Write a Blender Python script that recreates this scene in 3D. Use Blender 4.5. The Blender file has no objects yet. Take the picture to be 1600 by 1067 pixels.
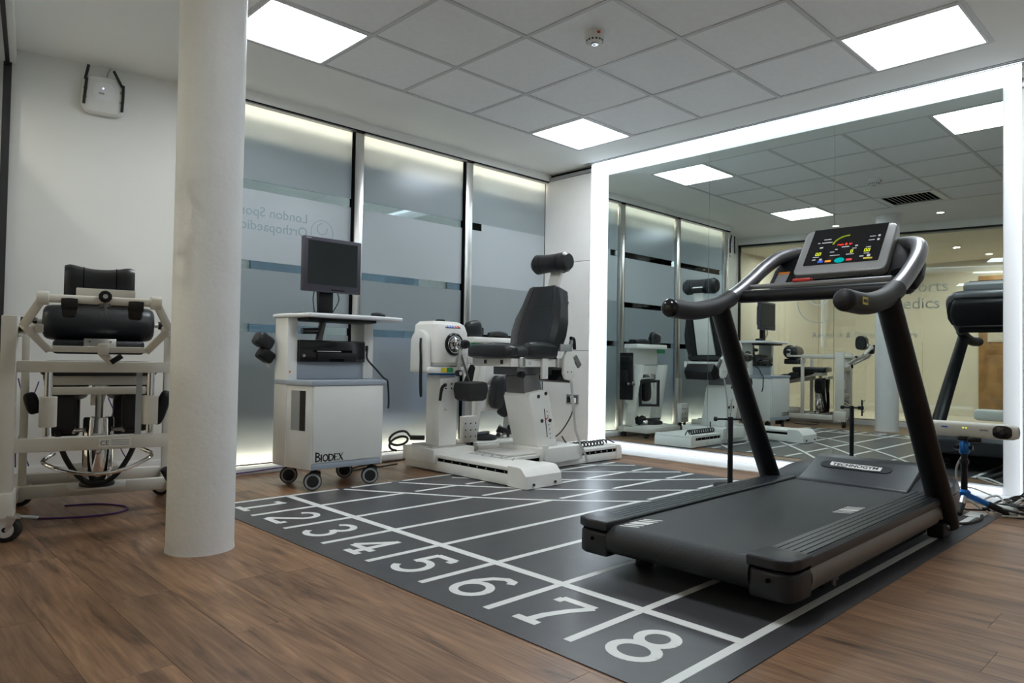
import bpy, bmesh, math, random
from mathutils import Vector, Matrix, Euler
random.seed(7)
SC = bpy.context.scene
COL = SC.collection
PI = math.pi

# ------------------------------------------------------------------ camera
CAM_H = 0.78
cam = bpy.data.cameras.new('camera'); cam_o = bpy.data.objects.new('camera', cam); COL.objects.link(cam_o)
cam.sensor_width = 36.0; cam.lens = 24.813; cam.clip_start = 0.02; cam.clip_end = 100
_r = Vector((0.71746, -0.69640, 0.01637)); _u = Vector((-0.02866, -0.00603, 0.99957)); _f = Vector((0.69601, 0.71763, 0.02429))
cam_o.matrix_world = Matrix(((_r.x, _u.x, -_f.x, 0), (_r.y, _u.y, -_f.y, 0), (_r.z, _u.z, -_f.z, CAM_H), (0, 0, 0, 1)))
SC.camera = cam_o

# ------------------------------------------------------------------ world / exposure
SC.view_settings.view_transform = 'Standard'
SC.view_settings.look = 'None'
SC.view_settings.gamma = 1.0
SC.view_settings.use_curve_mapping = False
SC.view_settings.exposure = 0.36
world = bpy.data.worlds.new('world'); SC.world = world; world.use_nodes = True
bg = world.node_tree.nodes['Background']
bg.inputs[0].default_value = (0.54, 0.68, 0.82, 1); bg.inputs[1].default_value = 4.4
PANEL_POWER = 17.0        # ceiling light panels
COVE_POWER = 5.0          # LED diffusers round the mirror
STRIP_POWER = 20.0         # warm LED strips of the frosted glass wall

# ------------------------------------------------------------------ materials
MATS = {}
def new_mat(name):
    m = bpy.data.materials.new(name); m.use_nodes = True
    nt = m.node_tree; b = nt.nodes['Principled BSDF']
    MATS[name] = m
    return m, nt, b
def mat(name, col, rough=0.5, metal=0.0, var=0.06, vscale=9.0, bump=0.0, bscale=120.0, spec=0.5, coat=0.0, emit=None, estr=0.0):
    m, nt, b = new_mat(name)
    b.inputs['Roughness'].default_value = rough
    b.inputs['Metallic'].default_value = metal
    b.inputs['Specular IOR Level'].default_value = spec
    b.inputs['Coat Weight'].default_value = coat
    tc = nt.nodes.new('ShaderNodeTexCoord')
    n = nt.nodes.new('ShaderNodeTexNoise'); n.inputs['Scale'].default_value = vscale; n.inputs['Detail'].default_value = 3
    nt.links.new(tc.outputs['Object'], n.inputs['Vector'])
    r = nt.nodes.new('ShaderNodeValToRGB')
    r.color_ramp.elements[0].position = 0.3; r.color_ramp.elements[1].position = 0.7
    r.color_ramp.elements[0].color = tuple(c * (1 - var) for c in col) + (1,)
    r.color_ramp.elements[1].color = tuple(min(1, c * (1 + var)) for c in col) + (1,)
    nt.links.new(n.outputs['Fac'], r.inputs['Fac']); nt.links.new(r.outputs['Color'], b.inputs['Base Color'])
    if bump:
        n2 = nt.nodes.new('ShaderNodeTexNoise'); n2.inputs['Scale'].default_value = bscale; n2.inputs['Detail'].default_value = 4
        nt.links.new(tc.outputs['Object'], n2.inputs['Vector'])
        bp = nt.nodes.new('ShaderNodeBump'); bp.inputs['Strength'].default_value = bump; bp.inputs['Distance'].default_value = 0.004
        nt.links.new(n2.outputs['Fac'], bp.inputs['Height']); nt.links.new(bp.outputs['Normal'], b.inputs['Normal'])
    if emit:
        b.inputs['Emission Color'].default_value = tuple(emit) + (1,); b.inputs['Emission Strength'].default_value = estr
    return m
def emis(name, col, strength):
    m = bpy.data.materials.new(name); m.use_nodes = True; nt = m.node_tree
    nt.nodes.remove(nt.nodes['Principled BSDF'])
    e = nt.nodes.new('ShaderNodeEmission'); e.inputs[0].default_value = tuple(col) + (1,); e.inputs[1].default_value = strength
    nt.links.new(e.outputs[0], nt.nodes['Material Output'].inputs[0]); MATS[name] = m
    return m

mat('wall_white', (0.76, 0.76, 0.735), 0.6, var=0.02, vscale=2, bump=0.05, bscale=260)
mat('ceiling_plaster', (0.85, 0.855, 0.835), 0.85, var=0.02, vscale=2)
mat('column_white', (0.76, 0.765, 0.76), 0.55, var=0.03, vscale=5, bump=0.55, bscale=38)
mat('pier_panel', (0.80, 0.79, 0.77), 0.45, var=0.015)
mat('tile_white', (0.87, 0.875, 0.885), 0.9, var=0.02, vscale=30, bump=0.12, bscale=420)
mat('grid_metal', (0.60, 0.60, 0.61), 0.5, var=0.02)
mat('frame_white', (0.78, 0.78, 0.78), 0.4, var=0.01)
mat('joint_dark', (0.07, 0.042, 0.026), 0.9)
mat('track_vinyl', (0.066, 0.065, 0.072), 0.34, var=0.10, vscale=14, bump=0.06, bscale=300)
mat('track_white', (0.81, 0.82, 0.81), 0.38, var=0.02)
mat('steel', (0.66, 0.65, 0.63), 0.28, metal=1.0, var=0.08, vscale=4)
mat('chrome', (0.85, 0.85, 0.86), 0.07, metal=1.0, var=0.01)
mat('silver_paint', (0.20, 0.20, 0.215), 0.34, metal=0.7, var=0.03)
mat('silver_panel', (0.27, 0.26, 0.25), 0.42, metal=0.8, var=0.03)
mat('display_silver', (0.42, 0.43, 0.44), 0.38, metal=0.35, var=0.02)
mat('dark_steel', (0.20, 0.20, 0.21), 0.35, metal=0.8, var=0.05)
mat('black_plastic', (0.007, 0.007, 0.009), 0.42, spec=0.32, var=0.15, bump=0.08, bscale=500)
mat('black_gloss', (0.010, 0.010, 0.012), 0.12, var=0.1)
mat('black_rubber', (0.010, 0.010, 0.011), 0.6, var=0.15, bump=0.15, bscale=350)
mat('black_leather', (0.012, 0.0135, 0.0165), 0.34, var=0.12, vscale=20, bump=0.22, bscale=240)
mat('charcoal_plastic', (0.019, 0.020, 0.026), 0.36, spec=0.38, var=0.06, bump=0.06, bscale=450)
mat('rail_top', (0.024, 0.027, 0.034), 0.34, spec=0.45, var=0.06, bump=0.05, bscale=400)
mat('belt_rubber', (0.021, 0.023, 0.026), 0.50, spec=0.4, var=0.22, vscale=160, bump=0.5, bscale=260)
mat('seam_dark', (0.005, 0.005, 0.006), 0.9, spec=0.03)
mat('machine_white', (0.82, 0.81, 0.77), 0.42, var=0.025)
mat('machine_ivory', (0.66, 0.635, 0.575), 0.45, var=0.03)
mat('head_white', (0.86, 0.855, 0.82), 0.28, var=0.015)
mat('cart_white', (0.77, 0.78, 0.76), 0.42, var=0.015)
mat('cart_grey', (0.36, 0.41, 0.48), 0.42, var=0.02)
mat('tray_white', (0.78, 0.80, 0.83), 0.35, var=0.01)
mat('grey_plastic', (0.155, 0.155, 0.155), 0.45, var=0.04)
mat('mid_grey', (0.33, 0.34, 0.35), 0.4, var=0.04)
mat('monitor_bezel', (0.050, 0.047, 0.066), 0.42, var=0.03)
mat('screen_off', (0.020, 0.026, 0.028), 0.10, var=0.05)
mat('blue_anodised', (0.02, 0.16, 0.52), 0.3, metal=0.5, var=0.05)
mat('sensor_white', (0.66, 0.67, 0.62), 0.45, var=0.02)
mat('cable_black', (0.012, 0.012, 0.013), 0.5)
mat('cable_white', (0.62, 0.62, 0.58), 0.5)
mat('cable_purple', (0.09, 0.03, 0.20), 0.5)
mat('red_plastic', (0.60, 0.035, 0.025), 0.4)
mat('orange_print', (0.75, 0.26, 0.04), 0.5)
mat('yellow_print', (0.82, 0.66, 0.06), 0.5)
mat('green_print', (0.02, 0.30, 0.10), 0.5)
mat('blue_print', (0.06, 0.16, 0.55), 0.5)
mat('paper_white', (0.80, 0.80, 0.78), 0.6)
mat('grey_print', (0.30, 0.30, 0.31), 0.6)
mat('ink_black', (0.012, 0.012, 0.012), 0.5)
mat('strap_grey', (0.42, 0.41, 0.39), 0.7, var=0.06, bump=0.3, bscale=300)
mat('strap_black', (0.012, 0.012, 0.012), 0.85, bump=0.3, bscale=300)
mat('corridor_wall', (0.74, 0.69, 0.59), 0.7, var=0.02, vscale=2)
mat('door_wood', (0.33, 0.18, 0.07), 0.4, var=0.25, vscale=6)
mat('street_dark', (0.025, 0.035, 0.042), 0.7, var=0.3, vscale=2)
mat('street_pale', (0.12, 0.10, 0.08), 0.8, var=0.1, vscale=1.5)
mat('street_ground', (0.05, 0.06, 0.06), 0.9, var=0.2, vscale=3)
mat('vinyl_letter', (0.30, 0.40, 0.44), 0.5, var=0.02)
mat('etched_letter', (0.78, 0.79, 0.77), 0.6, var=0.02)
mat('smoke_white', (0.72, 0.72, 0.70), 0.5, var=0.02)
mat('socket_steel', (0.30, 0.30, 0.30), 0.35, metal=0.8)
emis('panel_light', (0.90, 0.96, 1.0), PANEL_POWER)
emis('cove_light', (0.76, 0.89, 1.0), COVE_POWER)
emis('strip_light', (1.0, 0.83, 0.60), STRIP_POWER)
emis('downlight', (1.0, 0.93, 0.80), 25.0)
emis('downlight_corridor', (1.0, 0.92, 0.80), 900.0)
emis('cove_soft', (0.80, 0.90, 1.0), 1.6)
emis('led_yellow', (0.75, 0.85, 0.05), 0.9)
emis('led_red', (1.0, 0.06, 0.03), 1.6)
emis('led_teal', (0.0, 0.42, 0.40), 0.8)
emis('led_blue', (0.06, 0.14, 0.65), 0.8)
emis('led_orange', (0.9, 0.32, 0.05), 0.8)
emis('led_pink', (0.75, 0.08, 0.10), 0.8)
emis('led_white', (0.75, 0.78, 0.82), 0.55)
emis('led_green', (0.45, 0.55, 0.04), 0.45)
emis('led_violet', (0.35, 0.40, 1.0), 6.0)

def wood_mat():
    m, nt, b = new_mat('wood_plank')
    N = nt.nodes.new; L = nt.links.new
    geo = N('ShaderNodeNewGeometry'); oi = N('ShaderNodeObjectInfo')
    add = N('ShaderNodeVectorMath'); add.operation = 'ADD'
    mul = N('ShaderNodeVectorMath'); mul.operation = 'SCALE'; mul.inputs['Scale'].default_value = 37.0
    comb = N('ShaderNodeCombineXYZ'); L(oi.outputs['Random'], comb.inputs[0]); L(oi.outputs['Random'], comb.inputs[1])
    L(comb.outputs[0], mul.inputs[0]); L(geo.outputs['Position'], add.inputs[0]); L(mul.outputs[0], add.inputs[1])
    mp = N('ShaderNodeMapping'); mp.inputs['Scale'].default_value = (9.0, 1.1, 1.0); L(add.outputs[0], mp.inputs['Vector'])
    n1 = N('ShaderNodeTexNoise'); n1.inputs['Scale'].default_value = 1.6; n1.inputs['Detail'].default_value = 6; n1.inputs['Roughness'].default_value = 0.62; n1.inputs['Distortion'].default_value = 0.9
    L(mp.outputs[0], n1.inputs['Vector'])
    mp2 = N('ShaderNodeMapping'); mp2.inputs['Scale'].default_value = (48.0, 2.2, 1.0); L(add.outputs[0], mp2.inputs['Vector'])
    n2 = N('ShaderNodeTexNoise'); n2.inputs['Scale'].default_value = 2.0; n2.inputs['Detail'].default_value = 5; L(mp2.outputs[0], n2.inputs['Vector'])
    r1 = N('ShaderNodeValToRGB'); e = r1.color_ramp.elements
    e[0].position = 0.28; e[0].color = (0.058, 0.030, 0.017, 1); e[1].position = 0.72; e[1].color = (0.42, 0.240, 0.132, 1)
    k = r1.color_ramp.elements.new(0.46); k.color = (0.255, 0.136, 0.072, 1)
    L(n1.outputs['Fac'], r1.inputs['Fac'])
    r2 = N('ShaderNodeValToRGB'); r2.color_ramp.elements[0].position = 0.3; r2.color_ramp.elements[0].color = (0.66, 0.65, 0.64, 1); r2.color_ramp.elements[1].position = 0.7; r2.color_ramp.elements[1].color = (1.14, 1.14, 1.14, 1)
    L(n2.outputs['Fac'], r2.inputs['Fac'])
    mx = N('ShaderNodeMix'); mx.data_type = 'RGBA'; mx.blend_type = 'MULTIPLY'; mx.inputs['Factor'].default_value = 1.0
    L(r1.outputs['Color'], mx.inputs['A']); L(r2.outputs['Color'], mx.inputs['B'])
    # dark knots
    mp3 = N('ShaderNodeMapping'); mp3.inputs['Scale'].default_value = (5.0, 2.0, 1.0); L(add.outputs[0], mp3.inputs['Vector'])
    vo = N('ShaderNodeTexVoronoi'); vo.inputs['Scale'].default_value = 0.9; L(mp3.outputs[0], vo.inputs['Vector'])
    r3 = N('ShaderNodeValToRGB'); r3.color_ramp.elements[0].position = 0.03; r3.color_ramp.elements[0].color = (0.30, 0.28, 0.28, 1); r3.color_ramp.elements[1].position = 0.11; r3.color_ramp.elements[1].color = (1, 1, 1, 1)
    L(vo.outputs['Distance'], r3.inputs['Fac'])
    mk = N('ShaderNodeMix'); mk.data_type = 'RGBA'; mk.blend_type = 'MULTIPLY'; mk.inputs['Factor'].default_value = 1.0
    L(mx.outputs['Result'], mk.inputs['A']); L(r3.outputs['Color'], mk.inputs['B'])
    # plank to plank tone
    mr = N('ShaderNodeMapRange'); mr.inputs['To Min'].default_value = 0.86; mr.inputs['To Max'].default_value = 1.16; L(oi.outputs['Random'], mr.inputs['Value'])
    hv = N('ShaderNodeHueSaturation'); L(mr.outputs[0], hv.inputs['Value']); L(mk.outputs['Result'], hv.inputs['Color'])
    L(hv.outputs['Color'], b.inputs['Base Color'])
    b.inputs['Roughness'].default_value = 0.36
    bp = N('ShaderNodeBump'); bp.inputs['Strength'].default_value = 0.12; bp.inputs['Distance'].default_value = 0.002
    L(n2.outputs['Fac'], bp.inputs['Height']); L(bp.outputs['Normal'], b.inputs['Normal'])
wood_mat()

def mirror_mat():
    m, nt, b = new_mat('mirror_silver')
    b.inputs['Base Color'].default_value = (0.64, 0.71, 0.69, 1); b.inputs['Metallic'].default_value = 1.0; b.inputs['Roughness'].default_value = 0.0
mirror_mat()

def frosted_mat(name, dcol, mixf):
    # sand-blasted film: part diffuse, part see-through scatter, faint sheen
    m = bpy.data.materials.new(name); m.use_nodes = True; nt = m.node_tree; MATS[name] = m
    nt.nodes.remove(nt.nodes['Principled BSDF']); N = nt.nodes.new; L = nt.links.new
    d = N('ShaderNodeBsdfDiffuse'); d.inputs[0].default_value = dcol + (1,)
    t = N('ShaderNodeBsdfTranslucent'); t.inputs[0].default_value = (0.55, 0.64, 0.70, 1)
    g = N('ShaderNodeBsdfGlossy'); g.inputs[0].default_value = (0.8, 0.85, 0.9, 1); g.inputs[1].default_value = 0.22
    m1 = N('ShaderNodeMixShader'); m1.inputs[0].default_value = mixf; L(d.outputs[0], m1.inputs[1]); L(t.outputs[0], m1.inputs[2])
    fr = N('ShaderNodeFresnel'); fr.inputs[0].default_value = 1.45
    m2 = N('ShaderNodeMixShader'); L(fr.outputs[0], m2.inputs[0]); L(m1.outputs[0], m2.inputs[1]); L(g.outputs[0], m2.inputs[2])
    L(m2.outputs[0], nt.nodes['Material Output'].inputs[0])
frosted_mat('frosted_film', (0.42, 0.46, 0.46), 0.5)
frosted_mat('frosted_bright', (0.72, 0.76, 0.78), 0.5)  # paler film tone stands in for brighter daylight behind the mid panes
def clear_mat(name, tint):
    m = bpy.data.materials.new(name); m.use_nodes = True; nt = m.node_tree; MATS[name] = m
    nt.nodes.remove(nt.nodes['Principled BSDF']); N = nt.nodes.new; L = nt.links.new
    t = N('ShaderNodeBsdfTransparent'); t.inputs[0].default_value = tint + (1,)
    g = N('ShaderNodeBsdfGlossy'); g.inputs[0].default_value = (1, 1, 1, 1); g.inputs[1].default_value = 0.0
    fr = N('ShaderNodeFresnel'); fr.inputs[0].default_value = 1.5
    m2 = N('ShaderNodeMixShader'); L(fr.outputs[0], m2.inputs[0]); L(t.outputs[0], m2.inputs[1]); L(g.outputs[0], m2.inputs[2])
    L(m2.outputs[0], nt.nodes['Material Output'].inputs[0])
clear_mat('clear_glass', (0.80, 0.88, 0.88))
clear_mat('pane_body', (0.97, 0.985, 0.98))
clear_mat('partition_glass', (0.93, 0.96, 0.95))

# ------------------------------------------------------------------ mesh building
class MB:
    def __init__(s): s.bm = bmesh.new()
    def take(s, t, M=None):
        if M is not None: bmesh.ops.transform(t, matrix=M, verts=t.verts)
        me = bpy.data.meshes.new('tmp'); t.to_mesh(me); t.free(); s.bm.from_mesh(me); bpy.data.meshes.remove(me)
        return s
    def box(s, c, d, rot=None, bev=0.0, seg=2):
        t = bmesh.new(); bmesh.ops.create_cube(t, size=1.0)
        bmesh.ops.scale(t, vec=d, verts=t.verts)
        if bev > 0:
            bmesh.ops.bevel(t, geom=t.edges[:], offset=min(bev, 0.49 * min(d)), segments=seg, affect='EDGES', profile=0.5)
        M = Matrix.Translation(c)
        if rot is not None: M = M @ (rot.to_4x4() if isinstance(rot, Matrix) else Euler(rot).to_matrix().to_4x4())
        return s.take(t, M)
    def b2(s, lo, hi, bev=0.0, seg=2):
        return s.box([(a + b) / 2 for a, b in zip(lo, hi)], [abs(b - a) for a, b in zip(lo, hi)], None, bev, seg)
    def beam(s, a, b, w, h, bev=0.0, up=(0, 0, 1)):
        a = Vector(a); b = Vector(b); d = b - a; z = d.normalized(); u = Vector(up)
        if abs(z.dot(u)) > 0.99: u = Vector((1, 0, 0))
        x = u.cross(z).normalized(); y = z.cross(x)
        M = Matrix((x, y, z)).transposed()
        return s.box((a + b) / 2, (w, h, d.length), M, bev)
    def cyl(s, a, b, r, r2=None, seg=20, bev=0.0):
        a = Vector(a); b = Vector(b); d = b - a
        t = bmesh.new(); bmesh.ops.create_cone(t, cap_ends=True, segments=seg, radius1=r, radius2=r if r2 is None else r2, depth=d.length)
        if bev > 0:
            es = [e for e in t.edges if len(e.link_faces) == 2 and any(len(f.verts) > 4 for f in e.link_faces)]
            bmesh.ops.bevel(t, geom=es, offset=bev, segments=3, affect='EDGES', profile=0.5)
        q = Vector((0, 0, 1)).rotation_difference(d.normalized()).to_matrix().to_4x4()
        return s.take(t, Matrix.Translation((a + b) / 2) @ q)
    def sph(s, c, r, sc=(1, 1, 1), seg=16):
        t = bmesh.new(); bmesh.ops.create_uvsphere(t, u_segments=seg, v_segments=max(6, seg // 2), radius=r)
        bmesh.ops.scale(t, vec=sc, verts=t.verts)
        return s.take(t, Matrix.Translation(c))
    def loft(s, loops, cap=True, closed=True):
        vs = [[s.bm.verts.new(p) for p in lp] for lp in loops]
        n = len(vs[0])
        for i in range(len(vs) - 1):
            for j in range(n if closed else n - 1):
                k = (j + 1) % n
                s.bm.faces.new((vs[i][j], vs[i][k], vs[i + 1][k], vs[i + 1][j]))
        if cap:
            try:
                s.bm.faces.new(list(reversed(vs[0]))); s.bm.faces.new(vs[-1])
            except ValueError: pass
        return s
    def tube(s, pts, r, seg=10, sub=6, closed=False, flat=1.0, cap=True):
        P = smooth_path(pts, sub, closed) if sub > 1 else [Vector(p) for p in pts]
        n = len(P)
        if isinstance(r, (list, tuple)):
            m = len(r) - 1; R = []
            for i in range(n):
                u = i / (n - 1) * m; k = min(int(u), m - 1); R.append(r[k] + (r[k + 1] - r[k]) * (u - k))
        else: R = [r] * n
        T = []
        for i in range(n):
            a = P[(i - 1) % n] if (closed or i > 0) else P[i]; b = P[(i + 1) % n] if (closed or i < n - 1) else P[i]
            T.append((b - a).normalized())
        up = Vector((0, 0, 1)) if abs(T[0].z) < 0.9 else Vector((1, 0, 0))
        x = up.cross(T[0]).normalized(); loops = []
        for i in range(n):
            if i > 0:
                q = T[i - 1].rotation_difference(T[i]); x = q @ x; x = (x - T[i] * x.dot(T[i])).normalized()
            y = T[i].cross(x)
            loops.append([P[i] + x * (R[i] * math.cos(2 * PI * k / seg)) + y * (R[i] * flat * math.sin(2 * PI * k / seg)) for k in range(seg)])
        if closed: loops.append(loops[0]); cap = False
        s.loft(loops, cap)
        if closed: bmesh.ops.remove_doubles(s.bm, verts=s.bm.verts[:], dist=1e-6)
        return s
    def prism(s, poly, vec, bev=0.0, seg=2):
        t = bmesh.new(); v = Vector(vec)
        a = [t.verts.new(p) for p in poly]; b = [t.verts.new(Vector(p) + v) for p in poly]; n = len(poly)
        t.faces.new(list(reversed(a))); t.faces.new(b)
        for i in range(n): t.faces.new((a[i], a[(i + 1) % n], b[(i + 1) % n], b[i]))
        bmesh.ops.recalc_face_normals(t, faces=t.faces[:])
        if bev > 0: bmesh.ops.bevel(t, geom=t.edges[:], offset=bev, segments=seg, affect='EDGES', profile=0.5)
        return s.take(t)
    def lathe(s, prof, o, ax=(0, 0, 1), seg=24, ring=False):
        q = Vector((0, 0, 1)).rotation_difference(Vector(ax).normalized()); o = Vector(o)
        loops = [[o + q @ Vector((r * math.cos(2 * PI * k / seg), r * math.sin(2 * PI * k / seg), z)) for k in range(seg)] for r, z in prof]
        if ring: return s.loft(loops + [loops[0]], cap=False)
        return s.loft(loops)
    def pillow(s, c, d, rot=None, e=0.35, nu=24, nv=14):
        # rounded cushion (superellipsoid)
        R = Matrix.Identity(3) if rot is None else (rot if isinstance(rot, Matrix) else Euler(rot).to_matrix()); c = Vector(c)
        f = lambda v, p: math.copysign(abs(v) ** p, v)
        loops = []
        for i in range(1, nv):
            a = -PI / 2 + PI * i / nv; lp = []
            for j in range(nu):
                b = 2 * PI * j / nu
                lp.append(c + R @ Vector((d[0] / 2 * f(math.cos(a), e) * f(math.cos(b), e), d[1] / 2 * f(math.cos(a), e) * f(math.sin(b), e), d[2] / 2 * f(math.sin(a), e))))
            loops.append(lp)
        return s.loft(loops)
    def poly(s, pts):
        s.bm.faces.new([s.bm.verts.new(p) for p in pts]); return s
    def ribbon(s, pts, w, z0, z1, closed=False):
        # flat stroke in the XY plane with thickness z0..z1
        P = [Vector((p[0], p[1])) for p in pts]; n = len(P); A = []; B = []
        for i in range(n):
            a = P[(i - 1) % n] if (closed or i > 0) else None; b = P[(i + 1) % n] if (closed or i < n - 1) else None
            d1 = (P[i] - a).normalized() if a is not None else None; d2 = (b - P[i]).normalized() if b is not None else None
            if d1 is None: d1 = d2
            if d2 is None: d2 = d1
            n1 = Vector((-d1.y, d1.x)); n2 = Vector((-d2.y, d2.x)); m = (n1 + n2)
            m = m / max(0.25, m.length_squared / 2) if m.length > 1e-6 else n1
            m = m.normalized() * min(m.length, 1.6)
            A.append(P[i] + m * w / 2); B.append(P[i] - m * w / 2)
        loops = [[Vector((A[i].x, A[i].y, z1)), Vector((A[i].x, A[i].y, z0)), Vector((B[i].x, B[i].y, z0)), Vector((B[i].x, B[i].y, z1))] for i in range(n)]
        if closed: loops.append(loops[0])
        return s.loft(loops, cap=not closed)

def smooth_path(pts, sub=6, closed=False):
    P = [Vector(p) for p in pts]; n = len(P)
    if n < 3: return P
    out = []
    for i in range(n if closed else n - 1):
        p0 = P[(i - 1) % n] if (closed or i > 0) else P[0] * 2 - P[1]
        p1 = P[i]; p2 = P[(i + 1) % n]
        p3 = P[(i + 2) % n] if (closed or i + 2 < n) else P[-1] * 2 - P[-2]
        for k in range(sub):
            t = k / sub
            out.append(0.5 * ((2 * p1) + (p2 - p0) * t + (2 * p0 - 5 * p1 + 4 * p2 - p3) * t * t + (3 * p1 - p0 - 3 * p2 + p3) * t * t * t))
    if not closed: out.append(P[-1])
    return out

def obj(name, mb, m, parent=None, off=None, smooth=True, recalc=True):
    bm = mb.bm
    if recalc: bmesh.ops.recalc_face_normals(bm, faces=bm.faces[:])
    if off is not None: bmesh.ops.translate(bm, vec=-Vector(off), verts=bm.verts)
    me = bpy.data.meshes.new(name); bm.to_mesh(me); bm.free()
    if smooth and len(me.polygons):
        me.polygons.foreach_set('use_smooth', [True] * len(me.polygons)); me.set_sharp_from_angle(angle=math.radians(35))
    me.materials.append(MATS[m] if isinstance(m, str) else m)
    o = bpy.data.objects.new(name, me); COL.objects.link(o)
    if parent is not None: o.parent = parent
    return o
def tag(o, label, cat, group=None):
    o['label'] = label; o['category'] = cat
    if group: o['group'] = group
    return o
OFF = {}
def thing(name, label, cat, loc=(0, 0, 0), rz=0.0, group=None, world=True):
    o = bpy.data.objects.new(name, None); COL.objects.link(o); o.empty_display_size = 0.1
    o.location = loc; o.rotation_euler = (0, 0, rz); tag(o, label, cat, group)
    OFF[o.name] = tuple(loc) if world else None
    return o
def part(T, name, mb, m, under=None, label=None):
    o = obj(name, mb, m, under or T, OFF.get(T.name))
    if label: o['label'] = label
    return o
def single(name, mb, m, label, cat, origin, group=None):
    # a thing that is one mesh, its origin at its base
    o = obj(name, mb, m, None, origin); o.location = origin
    return tag(o, label, cat, group)
def struct(name, mb, m, parent=None, kind='structure'):
    o = obj(name, mb, m, parent)
    if parent is None: o['kind'] = kind
    return o
def text_mesh(txt, size, depth=0.0, align='LEFT', spacing=1.0, bold=0.0):
    cu = bpy.data.curves.new('txt', 'FONT'); cu.body = txt; cu.size = size; cu.align_x = align; cu.extrude = depth; cu.space_character = spacing; cu.resolution_u = 4; cu.offset = bold
    o = bpy.data.objects.new('txt', cu); COL.objects.link(o)
    dg = bpy.context.evaluated_depsgraph_get(); me = bpy.data.meshes.new_from_object(o.evaluated_get(dg))
    bpy.data.objects.remove(o); bpy.data.curves.remove(cu)
    return me
def text_mb(txt, size, o, xa, ya, depth=0.0004, align='LEFT', spacing=1.0, bold=0.0):
    # lettering in the plane spanned by xa (reading direction) and ya (up)
    me = text_mesh(txt, size, depth, align, spacing, bold); mb = MB(); mb.bm.from_mesh(me); bpy.data.meshes.remove(me)
    x = Vector(xa).normalized(); y = Vector(ya).normalized(); z = x.cross(y)
    M = Matrix.Translation(o) @ Matrix((x, y, z)).transposed().to_4x4()
    bmesh.ops.transform(mb.bm, matrix=M, verts=mb.bm.verts)
    return mb
def arc(cx, cy, rx, ry, a0, a1, n=14):
    return [(cx + rx * math.cos(math.radians(a0 + (a1 - a0) * i / n)), cy + ry * math.sin(math.radians(a0 + (a1 - a0) * i / n))) for i in range(n + 1)]
# ================================================================== STRUCTURE
CE = 2.555                                   # ceiling height
GX = [4.526, 3.920, 3.320, 2.720, 2.120, 1.520]
GY = [3.894, 3.331, 2.731, 2.131, 1.531, 0.931]
YG = 4.67                                    # frosted glass wall
XM = 5.05                                    # mirror plane
XP = 4.95                                    # face of the piers either side of the mirror
def part_x(y): return 0.75 + 0.175 * (y - 5.0)   # glass partition line

# ---- floor: slab with loose-laid wood planks
mb = MB(); mb.b2((-0.9, -1.3, -0.06), (5.15, 5.25, -0.0105)); floor = struct('floor', mb, 'joint_dark')
MAT = (1.41, 4.37, 0.87, 3.685)
PW, PL = 0.186, 1.25
pmesh = {}
def plank_mesh(w, l):
    k = (round(w, 3), round(l, 3))
    if k not in pmesh:
        t = MB(); t.box((0, 0, -0.005), (w - 0.0007, l - 0.0007, 0.010), None, 0.0004, 1)
        o = obj('plank', t, 'wood_plank', None, None, smooth=False); pmesh[k] = o.data; bpy.data.objects.remove(o)
    return pmesh[k]
x = -0.84; row = 0
while x < 5.1:
    y = -1.25 - random.random() * PL
    while y < 5.2:
        a, b = max(y, -1.25), min(y + PL, 5.2)
        y += PL
        if b - a < 0.05: continue
        if x > MAT[0] + 0.02 and x + PW < MAT[1] - 0.02 and a > MAT[2] + 0.02 and b < MAT[3] - 0.02: continue
        if x + PW < part_x(b) - 0.35: continue
        w = min(PW, 5.1 - x)
        o = bpy.data.objects.new('plank', plank_mesh(w, b - a)); COL.objects.link(o); o.parent = floor
        o.location = (x + w / 2, (a + b) / 2, 0)
    x += PW; row += 1

# ---- ceiling: plaster margin with a recessed five by five tile grid
mb = MB(); t = 0.06
mb.b2((part_x(-1.3) - 0.2, GY[0], CE), (4.878, 5.25, CE + t)); mb.b2((-1.1, -1.3, CE), (4.878, GY[5], CE + t))
mb.b2((-1.1, GY[5], CE), (GX[5], GY[0], CE + t)); mb.b2((GX[0], GY[5], CE), (4.878, GY[0], CE + t)); mb.b2((4.958, -1.3, CE + 0.03), (5.15, 4.72, CE + t)); mb.b2((4.878, -1.3, CE + 0.035), (4.958, 4.16, CE + t)); mb.b2((4.878, 4.16, CE), (4.958, 4.72, CE + t)); mb.b2((4.958, 4.10, CE), (5.15, 4.72, CE + 0.03)); mb.b2((4.966, -1.3, CE), (5.15, 0.86, CE + 0.03))
mb.b2((GX[5], GY[5], CE + 0.05), (GX[0], GY[0], CE + t))
ceil = struct('ceiling', mb, 'ceiling_plaster')
LIGHTS = {(0, 0), (4, 0), (0, 4), (4, 4)}; VENT = (4, 2)
tb = 0.012
for i in range(6):
    m_ = MB(); m_.b2((GX[i] - tb, GY[5], CE - 0.001), (GX[i] + tb, GY[0], CE + 0.012)); obj('grid_bar', m_, 'grid_metal', ceil)
    m_ = MB(); m_.b2((GX[5], GY[i] - tb, CE - 0.0015), (GX[0], GY[i] + tb, CE + 0.011)); obj('grid_bar', m_, 'grid_metal', ceil)
LABEL_L = {(0, 0): 'square ceiling light panel at the far corner above the testing chair', (4, 0): 'square ceiling light panel beside the round column',
           (0, 4): 'square ceiling light panel above the treadmill console, near the mirror', (4, 4): 'square ceiling light panel nearest the camera, out of the frame'}
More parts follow.
